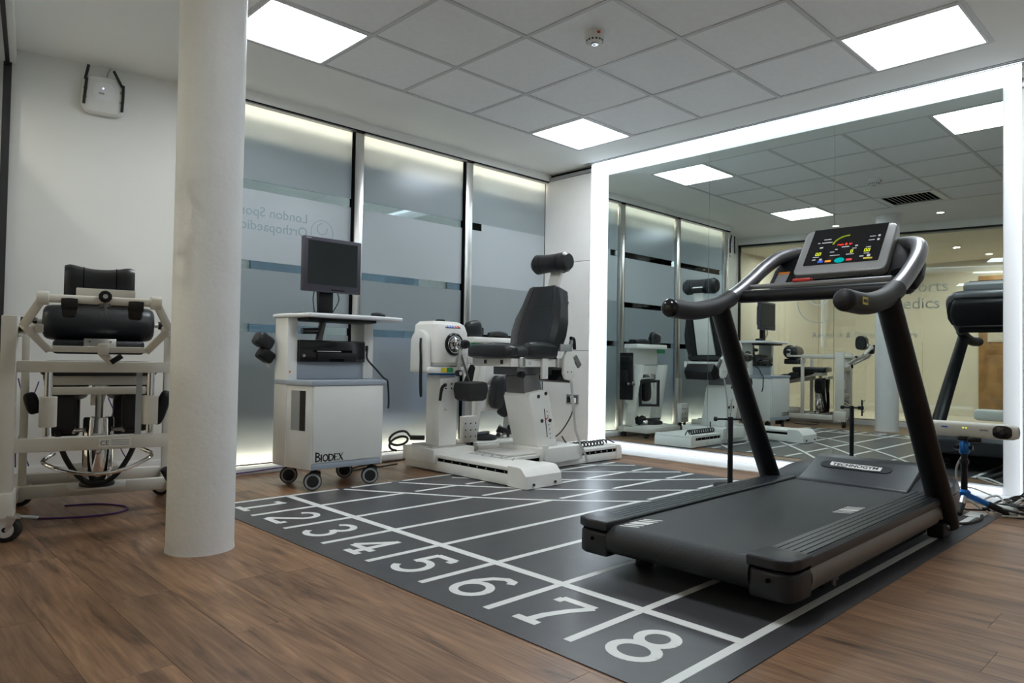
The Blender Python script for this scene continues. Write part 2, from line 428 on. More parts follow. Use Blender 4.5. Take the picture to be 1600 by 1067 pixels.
for i in range(5):
    for j in range(5):
        x0, x1 = GX[i + 1] + tb, GX[i] - tb; y0, y1 = GY[j + 1] + tb, GY[j] - tb
        cx, cy = (x0 + x1) / 2, (y0 + y1) / 2
        if (i, j) in LIGHTS:
            T = thing('ceiling_light', LABEL_L[(i, j)], 'ceiling light', (cx, cy, CE), 0, 'square ceiling light panels')
            m_ = MB(); f = 0.012
            m_.b2((x0, y0, CE - 0.003), (x1, y0 + f, CE + 0.012)); m_.b2((x0, y1 - f, CE - 0.003), (x1, y1, CE + 0.012))
            m_.b2((x0, y0 + f, CE - 0.003), (x0 + f, y1 - f, CE + 0.012)); m_.b2((x1 - f, y0 + f, CE - 0.003), (x1, y1 - f, CE + 0.012))
            part(T, 'frame', m_, 'frame_white')
            m_ = MB(); m_.b2((x0 + f, y0 + f, CE + 0.003), (x1 - f, y1 - f, CE + 0.009)); part(T, 'diffuser', m_, 'panel_light')
        elif (i, j) == VENT:
            T = thing('air_vent', 'square louvred air vent set in the ceiling grid', 'vent', (cx, cy, CE))
            m_ = MB(); m_.b2((x0, y0, CE + 0.03), (x1, y1, CE + 0.036)); part(T, 'backing', m_, 'seam_dark')
            m_ = MB(); f = 0.05
            m_.b2((x0, y0, CE), (x1, y0 + f, CE + 0.008)); m_.b2((x0, y1 - f, CE), (x1, y1, CE + 0.008)); m_.b2((x0, y0 + f, CE), (x0 + f, y1 - f, CE + 0.008)); m_.b2((x1 - f, y0 + f, CE), (x1, y1 - f, CE + 0.008))
            part(T, 'frame', m_, 'frame_white')
            for k in range(11):
                m_ = MB(); yy = y0 + f + 0.02 + k * 0.041
                m_.box((cx, yy, CE + 0.012), (x1 - x0 - 2 * f, 0.030, 0.003), (math.radians(38), 0, 0)); part(T, 'slat', m_, 'frame_white')
        else:
            m_ = MB(); m_.b2((x0 + 0.001, y0 + 0.001, CE + 0.004), (x1 - 0.001, y1 - 0.001, CE + 0.018)); obj('ceiling_tile', m_, 'tile_white', ceil)
# linear slot diffuser beside the mirror cove
T = thing('slot_diffuser', 'long black-slotted linear air diffuser in the ceiling before the mirror', 'vent', (4.918, 2.4, CE))
m_ = MB(); m_.b2((4.8785, -1.2, CE + 0.010), (4.9575, 4.16, CE + 0.016)); part(T, 'backing', m_, 'seam_dark')
for k in range(4):
    m_ = MB(); xx = 4.878 + k * 0.0252; m_.b2((xx, -1.2, CE - 0.001), (xx + 0.0075, 4.16, CE + 0.003)); part(T, 'slat', m_, 'frame_white')

# ---- mirror recess
mb = MB(); mb.b2((5.058, 0.873, 0), (5.15, 4.10, CE + 0.03)); wall_mirror = struct('wall_mirror_backing', mb, 'frame_white')
mb = MB(); mb.b2((4.74, 0.875, 0.0002), (5.057, 4.098, 0.012), 0.003); struct('trim_sill_floor_glow', mb, 'frame_white')  # front part of this white board stands in for LED glow on the wood
T = thing('wall_mirror', 'wall-sized frameless mirror in three tall panels with a lit surround', 'mirror', (XM, 2.475, 0.07))
for y0, y1 in ((0.985, 1.9735), (1.9765, 2.9555), (2.9585, 3.98)):
    m_ = MB(); m_.b2((XM, y0, 0.072), (XM + 0.006, y1, 2.462)); part(T, 'mirror_panel', m_, 'mirror_silver')
m_ = MB(); m_.b2((XM - 0.003, 0.985, 0.066), (XM + 0.007, 3.98, 0.072)); part(T, 'bottom_channel', m_, 'dark_steel')
T = thing('cove_lighting', 'cool white glowing light strips framing the big mirror', 'light strip', (XM, 2.44, 0))
m_ = MB(); m_.b2((4.968, 0.885, CE - 0.002), (5.052, 4.09, CE + 0.006)); part(T, 'top_strip', m_, 'cove_light')
m_ = MB(); m_.b2((4.962, 4.088, 0.02), (5.050, 4.096, 2.50)); part(T, 'side_strip', m_, 'cove_light')
m_ = MB(); m_.b2((4.962, 0.876, 0.02), (5.050, 0.884, 2.50)); part(T, 'side_strip', m_, 'cove_soft')
m_ = MB(); m_.b2((5.044, 0.99, 0.018), (5.050, 3.97, 0.054)); part(T, 'bottom_strip', m_, 'cove_soft')

# ---- piers either side
mb = MB(); mb.b2((XP + 0.012, 4.104, 0), (5.15, 4.72, 2.50)); mb.b2((XP + 0.05, 4.12, 2.50), (5.15, 4.72, CE)); pier = struct('wall_pier', mb, 'seam_dark')
for z0, z1 in ((0.0, 0.862), (0.866, 1.684), (1.688, 2.486)):
    m_ = MB(); m_.b2((XP, 4.106, z0), (XP + 0.02, 4.67, z1), 0.0015, 1); obj('panel', m_, 'pier_panel', pier)
m_ = MB(); m_.b2((XP - 0.004, 4.104, 2.490), (XP + 0.03, 4.67, 2.522)); obj('top_trim', m_, 'mid_grey', pier)
m_ = MB(); m_.b2((XP + 0.001, 4.1005, 0), (5.057, 4.1035, CE)); obj('return_panel', m_, 'frame_white', pier)
mb = MB(); mb.b2((XP, -1.3, 0), (5.15, 0.873, CE)); struct('wall_right', mb, 'wall_white')
mb = MB(); mb.b2((-2.75, -1.35, 0), (5.15, -1.2, CE + 0.06)); struct('wall_behind', mb, 'wall_white')

# ---- angled wall with the wireless access point
mb = MB()
mb.prism([(0.70, 5.028, 0), (1.66, 4.826, 0), (1.66, 4.65, 0), (1.735, 4.65, 0), (1.735, 5.2, 0), (0.70, 5.2, 0)], (0, 0, CE))
struct('wall_left', mb, 'wall_white')
mb = MB(); mb.prism([(0.79, 5.0085, 0), (1.655, 4.827, 0), (1.652, 4.813, 0), (0.787, 4.9945, 0)], (0, 0, 0.095), 0.003); struct('baseboard_left', mb, 'frame_white')

# ---- frosted glass wall: three bays
MU = [(1.705, 1.79), (2.822, 2.900), (3.919, 4.000), (4.942, 4.952)]
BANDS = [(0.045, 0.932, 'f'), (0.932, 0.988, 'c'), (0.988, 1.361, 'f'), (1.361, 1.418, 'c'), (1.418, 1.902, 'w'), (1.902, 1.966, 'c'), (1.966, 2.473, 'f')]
for k in range(3):
    xa, xb = MU[k][1], MU[k + 1][0]
    mb = MB(); mb.b2((xa, YG - 0.02, 0.0), (xb, YG + 0.03, 0.042)); mb.b2((xa, YG - 0.045, 2.472), (xb, YG + 0.15, 2.481)); w = struct('window_%d' % (k + 1), mb, 'dark_steel')
    m_ = MB(); m_.b2((xa, YG + 0.17, 2.25), (xb, YG + 0.18, 2.472)); m_.b2((xa, YG + 0.040, 2.243), (xb, YG + 0.18, 2.25)); obj('light_box', m_, 'frame_white', w)
    m_ = MB(); m_.b2((xa, YG + 0.03, 0.0), (xb, YG + 0.16, 0.036)); m_.b2((xa, YG + 0.16, 0.0), (xb, YG + 0.17, 0.30)); obj('light_ledge', m_, 'frame_white', w)
    bands = [(xa + 0.004, xb, a, b, c) for a, b, c in BANDS]
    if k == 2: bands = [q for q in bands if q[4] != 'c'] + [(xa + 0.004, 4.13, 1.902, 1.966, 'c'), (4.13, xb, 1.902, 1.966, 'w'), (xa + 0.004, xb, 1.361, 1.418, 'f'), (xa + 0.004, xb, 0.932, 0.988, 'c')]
    for x0_, x1_, z0, z1, kd in bands:
        m_ = MB(); m_.b2((x0_, YG, z0), (x1_, YG + 0.010, z1))
        pn = obj('clear_pane' if kd == 'c' else 'frosted_pane', m_, {'f': 'frosted_film', 'w': 'frosted_bright', 'c': 'clear_glass'}[kd], w, smooth=False)
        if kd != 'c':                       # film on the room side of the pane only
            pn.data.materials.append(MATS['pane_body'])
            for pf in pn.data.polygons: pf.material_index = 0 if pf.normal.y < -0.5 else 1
    m_ = MB(); m_.b2((MU[k][0], YG - 0.032, 0.02), (MU[k][1] - 0.004, YG + 0.03, 2.471), 0.003); obj('mullion', m_, 'steel', w)
    m_ = MB(); m_.b2((MU[k][0] - 0.012, YG - 0.026, 0.02), (MU[k][0] + 0.002, YG + 0.02, 2.471)); obj('gasket', m_, 'seam_dark', w)
mb = MB(); mb.b2((1.66, YG - 0.05, 2.490), (4.975, YG + 0.16, CE)); struct('trim_1', mb, 'ceiling_plaster')
mb = MB(); mb.b2((1.66, YG - 0.046, 2.481), (4.96, YG + 0.15, 2.491)); struct('trim_2', mb, 'seam_dark')
T = thing('glass_wall_lighting', 'warm light strips along the top and bottom of the frosted glass', 'light strip', (3.2, YG, 0))
m_ = MB(); m_.b2((1.79, YG + 0.080, 2.448), (4.94, YG + 0.105, 2.4715)); part(T, 'top_strip', m_, 'strip_light')
m_ = MB(); m_.b2((1.79, YG + 0.080, 0.040), (4.94, YG + 0.105, 0.066)); part(T, 'bottom_strip', m_, 'strip_light')
T = thing('cable_trunking', 'white cable trunking along the floor under the frosted glass', 'trunking', (3.2, 4.5, 0))
for xa, xb in ((1.70, 2.62), (2.63, 3.4), (3.41, 4.94)):
    m_ = MB(); m_.b2((xa, 4.465, 0), (xb, 4.60, 0.042), 0.004); part(T, 'cover', m_, 'frame_white')
m_ = MB(); m_.b2((2.40, 4.459, 0.006), (2.45, 4.475, 0.030), 0.002); part(T, 'clip', m_, 'ink_black')

# lettering on the frosted glass, read from the street side
T = thing('window_lettering', 'pale reversed lettering and round logo on the frosted glass by the column', 'lettering', (2.4, YG - 0.002, 1.6))
part(T, 'text_line', text_mb('London Sports', 0.094, (2.46, YG - 0.0015, 1.728), (-1, 0, 0), (0, 0, 1)), 'vinyl_letter')
part(T, 'text_line', text_mb('Orthopaedics', 0.094, (2.46, YG - 0.0015, 1.630), (-1, 0, 0), (0, 0, 1)), 'vinyl_letter')
def ring(o, xa, ya, r, w, d, a0=0, a1=360, n=40):
    o = Vector(o); xa = Vector(xa); ya = Vector(ya); nn = xa.cross(ya).normalized(); loops = []
    for i in range(n + 1):
        a = math.radians(a0 + (a1 - a0) * i / n); c = xa * math.cos(a) + ya * math.sin(a)
        loops.append([o + c * (r - w / 2), o + c * (r + w / 2), o + c * (r + w / 2) + nn * d, o + c * (r - w / 2) + nn * d])
    m_ = MB(); m_.loft(loops, cap=(a1 - a0) % 360 != 0); return m_
part(T, 'logo_ring', ring((2.575, YG - 0.0015, 1.678), (-1, 0, 0), (0, 0, 1), 0.088, 0.004, 0.0006), 'vinyl_letter')
part(T, 'logo_curl', ring((2.575, YG - 0.0015, 1.703), (-1, 0, 0), (0, 0, 1), 0.040, 0.005, 0.0006, -200, 90), 'vinyl_letter')

# ---- street beyond the frosted glass
mb = MB(); mb.b2((-1, 4.75, -0.2), (12, 14, -0.05)); struct('ground_street', mb, 'street_ground')
mb = MB(); mb.b2((-4, 11.0, -0.1), (16, 11.3, 7.0)); bld = struct('wall_street', mb, 'street_pale')
for k in range(7):
    m_ = MB(); m_.b2((-1.2 + k * 2.0, 10.95, 0.2), (0.1 + k * 2.0, 11.02, 3.2)); obj('shop_window', m_, 'street_dark', bld)
mb = MB(); mb.b2((1.80, 4.85, -0.05), (2.75, 5.15, 0.30), 0.02); mb.b2((1.80, 4.76, 0.30), (2.75, 5.10, 0.80), 0.02); single('street_dark_block', mb, 'street_dark', 'dark blurred shape behind the lower left frosted pane', 'dark block', (2.4, 5.2, -0.05))  # dark block added close outside to darken the lower pane
mb = MB(); mb.b2((3.06, 4.85, -0.05), (3.42, 5.1, 0.32), 0.02); mb.b2((3.06, 4.735, 0.31), (3.42, 5.1, 0.84), 0.03); single('street_bin', mb, 'blue_print', 'blue blurred shape low behind the frosted glass beside the computer cart', 'bin', (3.15, 4.9, -0.05))

# ---- glass partition opposite the mirror (seen in the mirror)
def pt(y, z, dx=0.0): return (part_x(y) + dx, y, z)
def slab(y0, y1, z0, z1, th, dx=0.0):
    m_ = MB(); m_.prism([pt(y0, z0, dx), pt(y1, z0, dx), pt(y1, z0, dx - th), pt(y0, z0, dx - th)], (0, 0, z1 - z0)); return m_
wp = struct('wall_partition', slab(-1.2, 5.15, 2.462, CE, 0.09), 'ceiling_plaster')
obj('head_channel', slab(-1.2, 5.02, 2.440, 2.462, 0.03, -0.03), 'ink_black', wp)
obj('base_track', slab(-1.2, 5.02, 0.0, 0.06, 0.05, -0.02), 'frame_white', wp)
ys = [5.0, 3.95, 2.75, 1.55, 0.35, -1.2]
for a, b in zip(ys[:-1], ys[1:]):
    obj('glass_pane', slab(b + 0.002, a - 0.002, 0.06, 2.442, 0.010, -0.04), 'partition_glass', wp)
obj('edge_post', slab(4.985, 5.012, 0.0, 2.462, 0.03, -0.02), 'ink_black', wp)
T = thing('partition_lettering', 'large pale lettering and round logo on the glass partition', 'lettering', (part_x(3.1), 3.1, 1.1))
dy = Vector((-0.175, -1.0, 0)).normalized()
for s_, sz, y0, z0 in (('London Sports', 0.20, 3.66, 1.70), ('Orthopaedics', 0.20, 3.66, 1.49)):
    part(T, 'text_line', text_mb(s_, sz, Vector(pt(y0, z0, -0.051)), dy, (0, 0, 1)), 'etched_letter')
part(T, 'text_line', text_mb('Research & Outcome Centre', 0.105, Vector(pt(4.03, 1.13, -0.051)), dy, (0, 0, 1)), 'etched_letter')
part(T, 'logo_ring', ring(Vector(pt(3.95, 1.60, -0.051)), dy, (0, 0, 1), 0.27, 0.012, 0.0008), 'etched_letter')
part(T, 'logo_curl', ring(Vector(pt(3.95, 1.70, -0.051)), dy, (0, 0, 1), 0.13, 0.013, 0.0008, -200, 90), 'etched_letter')

# ---- corridor beyond the partition
mb = MB(); mb.b2((-2.75, -1.3, 0), (-2.6, 5.3, 2.6)); struct('wall_corridor', mb, 'corridor_wall')
mb = MB(); mb.b2((-2.75, 5.15, 0), (0.80, 5.3, 2.6)); struct('wall_corridor_end', mb, 'corridor_wall')
mb = MB(); mb.b2((-2.75, -1.3, 2.42), (-0.45, 5.3, 2.48)); mb.prism([(-0.46, -1.3, 2.42), pt(-1.3, 2.42, -0.07), pt(5.2, 2.42, -0.07), (-0.46, 5.2, 2.42)], (0, 0, 0.05)); struct('ceiling_corridor', mb, 'corridor_wall')
mb = MB(); mb.b2((-2.75, -1.3, -0.06), (-0.7, 5.3, -0.002)); mb.prism([(-0.71, -1.3, -0.06), (-0.5, -1.3, -0.06), (0.52, 5.2, -0.06), (-0.71, 5.2, -0.06)], (0, 0, 0.0475)); struct('floor_corridor', mb, 'corridor_wall')
mb = MB(); mb.b2((-2.6, 1.78, 0), (-2.54, 2.78, 2.16), 0.005); door = struct('door_1', mb, 'door_wood')
for y0, y1, z0, z1 in ((1.90, 2.66, 1.15, 2.0), (1.90, 2.66, 0.2, 0.95)):
    m_ = MB(); m_.b2((-2.545, y0, z0), (-2.53, y1, z1), 0.004); obj('door_panel', m_, 'corridor_wall' if z0 > 1 else 'door_wood', door)
m_ = MB(); m_.tube([(-2.53, 1.86, 1.05), (-2.49, 1.86, 1.05), (-2.48, 1.90, 1.05), (-2.48, 1.98, 1.05)], 0.009, 8, 3); obj('door_handle', m_, 'steel', door)
DL = [((0.90, 2.40, CE), 'in the room near the air vent'), ((0.85, 3.60, CE), 'in the room above the column'), ((-0.20, 4.55, 2.42), 'in the corridor by the corner with the access point'),
      ((-1.06, 2.71, 2.42), 'in the corridor, nearer the glass'), ((-2.0, 2.53, 2.42), 'in the corridor, nearer the wooden door'), ((-1.1, 4.2, 2.42), 'in the corridor toward its far end')]
for (x, y, z), where in DL:
    T = thing('downlight', 'small round recessed downlight ' + where, 'downlight', (x, y, z), 0, 'round recessed downlights')
    m_ = MB(); m_.lathe([(0.052, 0.0), (0.052, -0.005), (0.040, -0.007), (0.036, -0.002), (0.036, 0.0)], (x, y, z), seg=24, ring=True); part(T, 'trim_ring', m_, 'frame_white')
    m_ = MB(); m_.cyl((x, y, z - 0.0035), (x, y, z - 0.001), 0.036, seg=20); part(T, 'lens', m_, 'downlight' if z == CE else 'downlight_corridor')

# ---- round column
mb = MB(); r_ = 0.127
mb.lathe([(r_ + 0.003, 0.0), (r_ + 0.0015, 0.012), (r_, 0.03), (r_, 0.8), (r_ - 0.0005, 1.6), (r_, CE - 0.02), (r_ + 0.002, CE)], (1.095, 2.905, 0), seg=64); colm = struct('column', mb, 'column_white')
m_ = MB(); m_.lathe([(r_ + 0.006, CE - 0.012), (r_ + 0.05, CE - 0.008), (r_ + 0.05, CE - 0.001), (r_ + 0.006, CE - 0.001)], (1.095, 2.905, 0), seg=48); obj('collar', m_, 'ceiling_plaster', colm)

# ================================================================== RUNNING TRACK FLOOR
T = thing('running_track', 'dark grey vinyl running track with white lanes numbered 1 to 8', 'floor mat', (2.89, 2.28, 0))
m_ = MB(); m_.b2((MAT[0], MAT[2], 0.0002), (MAT[1], MAT[3], 0.003)); part(T, 'vinyl_sheet', m_, 'track_vinyl')
ZA, ZB = 0.0030, 0.0036
LN = [0.963 + 0.3372 * k for k in range(9)]          # lane 8 outer edge first
CUR = [[(2.148, 3.70), (2.30, 3.46), (2.429, 3.269), (2.657, 2.924), (2.92, 2.62), (3.248, 2.316), (3.75, 1.93), (4.30, 1.58)],
       [(2.513, 3.70), (2.72, 3.40), (2.98, 3.052), (3.106, 2.896), (3.42, 2.60), (3.76, 2.327), (4.33, 1.92)],
       [(2.93, 3.56), (3.18, 3.29), (3.436, 3.058), (3.86, 2.71), (4.33, 2.375)],
       [(3.32, 3.60), (3.679, 3.275), (3.98, 3.02), (4.286, 2.777), (4.33, 2.74)],
       [(3.80, 3.62), (4.10, 3.335), (4.276, 3.174), (4.33, 3.13)]]
CURS = [[(p.x, p.y) for p in smooth_path([(a, b, 0) for a, b in c], 4)] for c in CUR]
for c in CURS:
    c = [q for q in c if q[1] < 3.68 and q[0] < 4.36]
    m_ = MB(); m_.ribbon(c, 0.026, ZA + 0.0002, ZB + 0.0002); part(T, 'stagger_line', m_, 'track_white')
m_ = MB(); m_.b2((1.830, LN[0], ZA), (1.868, LN[8], ZB + .0004)); part(T, 'start_line', m_, 'track_white')
for k, y in enumerate(LN):
    cuts = []
    for c in CURS:
        for a, b in zip(c[:-1], c[1:]):
            if (a[1] - y) * (b[1] - y) <= 0 and a[1] != b[1]:
                cuts.append(a[0] + (b[0] - a[0]) * (a[1] - y) / (a[1] - b[1])); break
    x = 1.425 if k in (0, 8) else 1.492
    for cx in sorted(cuts) + [4.345]:
        if k == 0: cx = 4.345
        if cx - x > 0.05:
            m_ = MB(); m_.b2((x, y - 0.0145, ZA), (cx - 0.012, y + 0.0145, ZB)); part(T, 'lane_line', m_, 'track_white')
        x = cx + 0.075
        if k == 0: break
NUM = {1: [[(.30, .0), (.30, .955)], [(.06, .05), (.56, .05)], [(.345, .945), (.22, .90), (.06, .88)]],
       2: [arc(.29, .70, .24, .245, 165, -35, 12) + [(.06, .11), (.06, .055)], [(.03, .055), (.58, .055)], [(.545, .055), (.545, .20)]],
       3: [arc(.28, .73, .225, .215, 160, -82, 12), arc(.29, .29, .245, .235, 88, -160, 14)],
       4: [[(.40, .0), (.40, .96)], [(.42, .93), (.03, .31)], [(.02, .30), (.60, .30)], [(.22, .05), (.58, .05)]],
       5: [[(.12, .945), (.56, .945)], [(.535, .945), (.535, .80)], [(.14, .96), (.12, .50)], [(.115, .52)] + arc(.29, .33, .25, .275, 125, -155, 16)],
       6: [arc(.31, .31, .245, .255, 0, 350, 22) + [(.555, .31)], [(.065, .32), (.085, .55), (.20, .80), (.36, .92), (.50, .90), (.545, .80)]],
       7: [[(.03, .945), (.58, .945)], [(.055, .945), (.055, .80)], [(.57, .93), (.40, .62), (.29, .32), (.25, .03)], [(.06, .05), (.44, .05)]],
       8: [arc(.30, .725, .205, .215, 0, 350, 22) + [(.505, .725)], arc(.30, .275, .255, .225, 0, 350, 24) + [(.555, .275)]]}
for n, strokes in NUM.items():
    yc = LN[8] - 0.3372 * (n - 1) - 0.163; H_ = 0.25; m_ = MB()
    for i, st in enumerate(strokes):
        m_.ribbon([(1.508 + v * H_, yc - (u - 0.30) * H_) for u, v in st], 0.031, ZA, ZB + i * 0.00005)
    part(T, 'numeral', m_, 'track_white', label='white numeral %d' % n)
# ================================================================== TREADMILL
TM = thing('treadmill', 'black and silver treadmill with upright console facing the camera side', 'treadmill', (2.04, 1.325, 0.0037), 0.012, None, world=False)
HW = 0.41
# belt
m_ = MB(); prof = [(1.66, .176), (0.05, .176)] + [(0.05 + .052 * math.cos(math.radians(a)), .124 + .052 * math.sin(math.radians(a))) for a in range(105, 270, 15)] + [(0.05, .072), (1.66, .072)]
m_.prism([(x, -.272, z) for x, z in prof], (0, .544, 0)); belt = part(TM, 'running_belt', m_, 'belt_rubber')
def bars(x0, y0, sg):
    for k, (o_, w) in enumerate(((0, .012), (.028, .016), (.060, .042), (.118, .016), (.150, .012))):
        m_ = MB(); a = x0 + o_
        m_.prism([(a, y0, .1761), (a + w, y0, .1761), (a + w - .03, y0 + .062, .1761), (a - .03, y0 + .062, .1761)], (0, 0, .0006)); part(TM, 'belt_mark', m_, 'paper_white', belt)
bars(0.075, 0.185, 1); bars(0.93, -0.245, 1)
for sy in (1, -1):
    # foot rail with ribbed top
    pr = [(.275, .150), (.275, .184)]
    y = .279
    for k in range(5):
        pr += [(y, .1885), (y + .019, .1885), (y + .0195, .1855), (y + .0225, .1855)]; y += .0230
    pr += [(.398, .187), (.408, .180), (.412, .166), (.410, .150)]
    m_ = MB(); m_.prism([(0.135, sy * a, z) for a, z in pr], (1.485, 0, 0)); part(TM, 'foot_rail', m_, 'rail_top')
    # rear end cap: lid over a deeper bumper
    m_ = MB(); m_.prism([(-.005, sy * .266, .158), (.142, sy * .266, .158), (.142, sy * .414, .158), (.055, sy * .414, .158), (.012, sy * .404, .158), (-.006, sy * .36, .158)], (0, 0, .034), .007, 3)
    cap = part(TM, 'end_cap', m_, 'charcoal_plastic')
    m_ = MB(); m_.prism([(.004, sy * .270, .062), (.142, sy * .270, .062), (.142, sy * .412, .062), (.06, sy * .412, .062), (.018, sy * .402, .062), (.004, sy * .37, .062)], (0, 0, .088), .012, 3); part(TM, 'bumper', m_, 'charcoal_plastic', cap)
    m_ = MB(); m_.prism([(.014, sy * .285, .146), (.14, sy * .285, .146), (.14, sy * .404, .146), (.06, sy * .404, .146), (.02, sy * .392, .146)], (0, 0, .016)); part(TM, 'cap_gap', m_, 'seam_dark', cap)
    m_ = MB(); m_.cyl((-.001, sy * .335, .122), (.012, sy * .335, .122), .007, seg=12); part(TM, 'screw', m_, 'seam_dark', cap)
    # silver side panel, gently bowed
    lp = []
    for i in range(9):
        a = i / 8; z = .072 + .084 * a; yy = sy * (.398 + .013 * math.sin(PI * a))
        lp.append((yy, z))
    m_ = MB(); m_.loft([[(x, y, z) for y, z in lp] + [(x, sy * .385, .156), (x, sy * .385, .072)] for x in (.145, .6, 1.2, 1.545)]); part(TM, 'side_panel', m_, 'silver_panel')
    # front corner shell behind the upright
    m_ = MB(); out = [(1.555, .408), (1.80, .408), (1.93, .396), (1.99, .36), (2.01, .30)]
    m_.loft([[(x, sy * y, z) for x, y in out] + [(1.95, sy * .28, z), (1.555, sy * .36, z)] for z in (.085, .12, .168)]); part(TM, 'front_shell', m_, 'silver_panel')
    m_ = MB(); lo = [[(x, sy * y, .172) for x, y in out] + [(1.95, sy * .22, .172), (1.60, sy * .22, .172)],
                     [(1.60, sy * .405, .186), (1.80, sy * .402, .215), (1.92, sy * .388, .222), (1.975, sy * .35, .222), (1.995, sy * .29, .222), (1.95, sy * .22, .230), (1.66, sy * .22, .190)],
                     [(1.66, sy * .36, .200), (1.80, sy * .34, .238), (1.90, sy * .33, .250), (1.94, sy * .31, .250), (1.95, sy * .27, .250), (1.93, sy * .23, .252), (1.70, sy * .23, .205)]]
    m_.loft(lo); part(TM, 'shoulder', m_, 'charcoal_plastic')
    # upright and its foot
    m_ = MB(); m_.tube([(1.665, sy * .398, .045), (1.60, sy * .397, .15), (1.25, sy * .382 - .008, .60), (.93, sy * .360 - .018, 1.03)], [.058, .056, .051, .047], 20, 4, flat=.72); part(TM, 'upright', m_, 'black_plastic')
    m_ = MB(); m_.box((1.63, sy * .385, .035), (.15, .07, .07), None, .012); ft = part(TM, 'foot', m_, 'black_plastic')
    m_ = MB(); m_.cyl((1.60, sy * .418, .05), (1.60, sy * .432, .05), .011, seg=12); part(TM, 'bolt', m_, 'dark_steel', ft)
    # lower floor runner
    m_ = MB(); m_.b2((.42, sy * .30 - .035, .006), (1.62, sy * .30 + .035, .05), .006); part(TM, 'floor_runner', m_, 'black_plastic')
    m_ = MB(); m_.cyl((.22, sy * .255, 0), (.22, sy * .255, .018), .034, seg=18, bev=.004); m_.cyl((.22, sy * .255, .018), (.22, sy * .255, .075), .014, seg=12); part(TM, 'levelling_foot', m_, 'black_rubber')
    m_ = MB(); m_.cyl((.42, sy * .37, .03), (.42, sy * .37, .075), .008, seg=10); m_.cyl((.42, sy * .37, .050), (.42, sy * .37, .060), .015, seg=12); part(TM, 'adjuster', m_, 'dark_steel')
m_ = MB(); m_.b2((.10, -.375, .078), (1.95, .375, .150)); part(TM, 'chassis', m_, 'seam_dark')
# motor hood
m_ = MB(); m_.prism([(x, -.262, z) for x, z in ((1.585, .168), (1.60, .186), (1.655, .205), (1.84, .278), (1.90, .288), (1.98, .268), (2.02, .22), (2.02, .12), (1.60, .12))], (0, .524, 0), .011, 3); hood = part(TM, 'motor_hood', m_, 'charcoal_plastic')
sl = Vector((.185, 0, .073)).normalized(); nr = Vector((-sl.z, 0, sl.x)); pc = Vector((1.765, .03, .2485)) + nr * .001
def on_slope(u, v, h=0.0): return pc + Vector((0, -1, 0)) * u + sl * v + nr * h
m_ = MB(); m_.prism([on_slope(a, b) for a, b in arc(-.14, 0, .034, .034, 90, 270, 8) + arc(.14, 0, .034, .034, -90, 90, 8)], nr * .0025, .0008, 1); pl = part(TM, 'badge_plate', m_, 'black_plastic', hood)
m_ = MB(); m_.prism([on_slope(a, b, .0026) for a, b in ((-.125, -.004), (-.125, .024), (-.045, .020), (.06, .020), (.125, .016), (.125, -.020), (.05, -.026), (.01, -.022), (-.03, -.022), (-.05, -.016), (-.118, -.014))], nr * .0015); part(TM, 'badge', m_, 'paper_white', hood)
bt = text_mb('TECHNOGYM', .0355, on_slope(0, -.012, .0046), (0, -1, 0), sl, .0003, 'CENTER', 1.0, .0010); part(TM, 'badge_lettering', bt, 'ink_black', hood)
# handle loop: grips, silver tube round the console
def loop_pts(sy): return [(x, y - .020, z) for x, y, z in [(.50, sy * .353, 1.000), (.70, sy * .357, 1.000), (.90, sy * .359, 1.035), (1.08, sy * .359, 1.105), (1.22, sy * .357, 1.175), (1.35, sy * .350, 1.250), (1.455, sy * .325, 1.310), (1.535, sy * .27, 1.338), (1.572, sy * .19, 1.342)]]
full = loop_pts(1) + [(1.58, -.02, 1.342)] + list(reversed(loop_pts(-1)))
m_ = MB(); m_.tube(full[2:-2], .034, 16, 8); part(TM, 'handle_tube', m_, 'silver_paint')
for sy in (1, -1):
    L = loop_pts(sy)
    m_ = MB(); m_.tube([L[0], L[1], L[2], (1.02, sy * .359 - .02, 1.078)], .0405, 18, 8); g = part(TM, 'grip', m_, 'black_rubber')
    m_ = MB(); m_.sph(L[0], .0405, (.75, 1, 1), 18); part(TM, 'grip_end', m_, 'black_gloss' if sy > 0 else 'black_rubber', g)
m_ = MB(); m_.box((.575, -.4155, 1.000), (.05, .0015, .026), (0, 0, 0), 0); lg = part(TM, 'grip_badge', m_, 'yellow_print')
m_ = MB(); m_.box((.575, -.4165, 1.000), (.038, .0012, .012), (0, 0, 0), 0); part(TM, 'grip_badge_text', m_, 'ink_black', lg)
# console back shell (black, rounded) in the tilted console plane
o0 = Vector((1.385, -.02, 1.145)); sv = Vector((.62, 0, .785)).normalized(); nv = Vector((-sv.z, 0, sv.x))     # sv up the panel, nv toward the runner
def cp(u, v, h=0.0): return o0 + Vector((0, -1, 0)) * u + sv * v + nv * h
outl = [(-.33, -.015), (.33, -.015), (.350, .05), (.346, .13), (.32, .205), (.27, .255), (.20, .275), (-.20, .275), (-.27, .255), (-.32, .205), (-.346, .13), (-.350, .05)]
m_ = MB(); m_.prism([cp(a, b, -.045) for a, b in outl], nv * .055, .012, 3); shell = part(TM, 'console_shell', m_, 'black_plastic')
m_ = MB(); m_.prism([cp(a, b, -.12) for a, b in ((-.30, .02), (.30, .02), (.31, .14), (.27, .26), (-.27, .26), (-.31, .14))], nv * .08, .03, 3); part(TM, 'rear_cover', m_, 'black_plastic', shell)
m_ = MB(); m_.prism([cp(a, b, .0105) for a, b in arc(.275, .055, .055, .028, 0, 345, 22)], nv * .001); part(TM, 'cup_recess', m_, 'seam_dark', shell)
m_ = MB(); m_.prism([cp(a, b, .0105) for a, b in ((-.32, .035), (-.262, .035), (-.255, .110), (-.313, .110))], nv * .001); st = part(TM, 'warning_sticker', m_, 'mid_grey', shell)
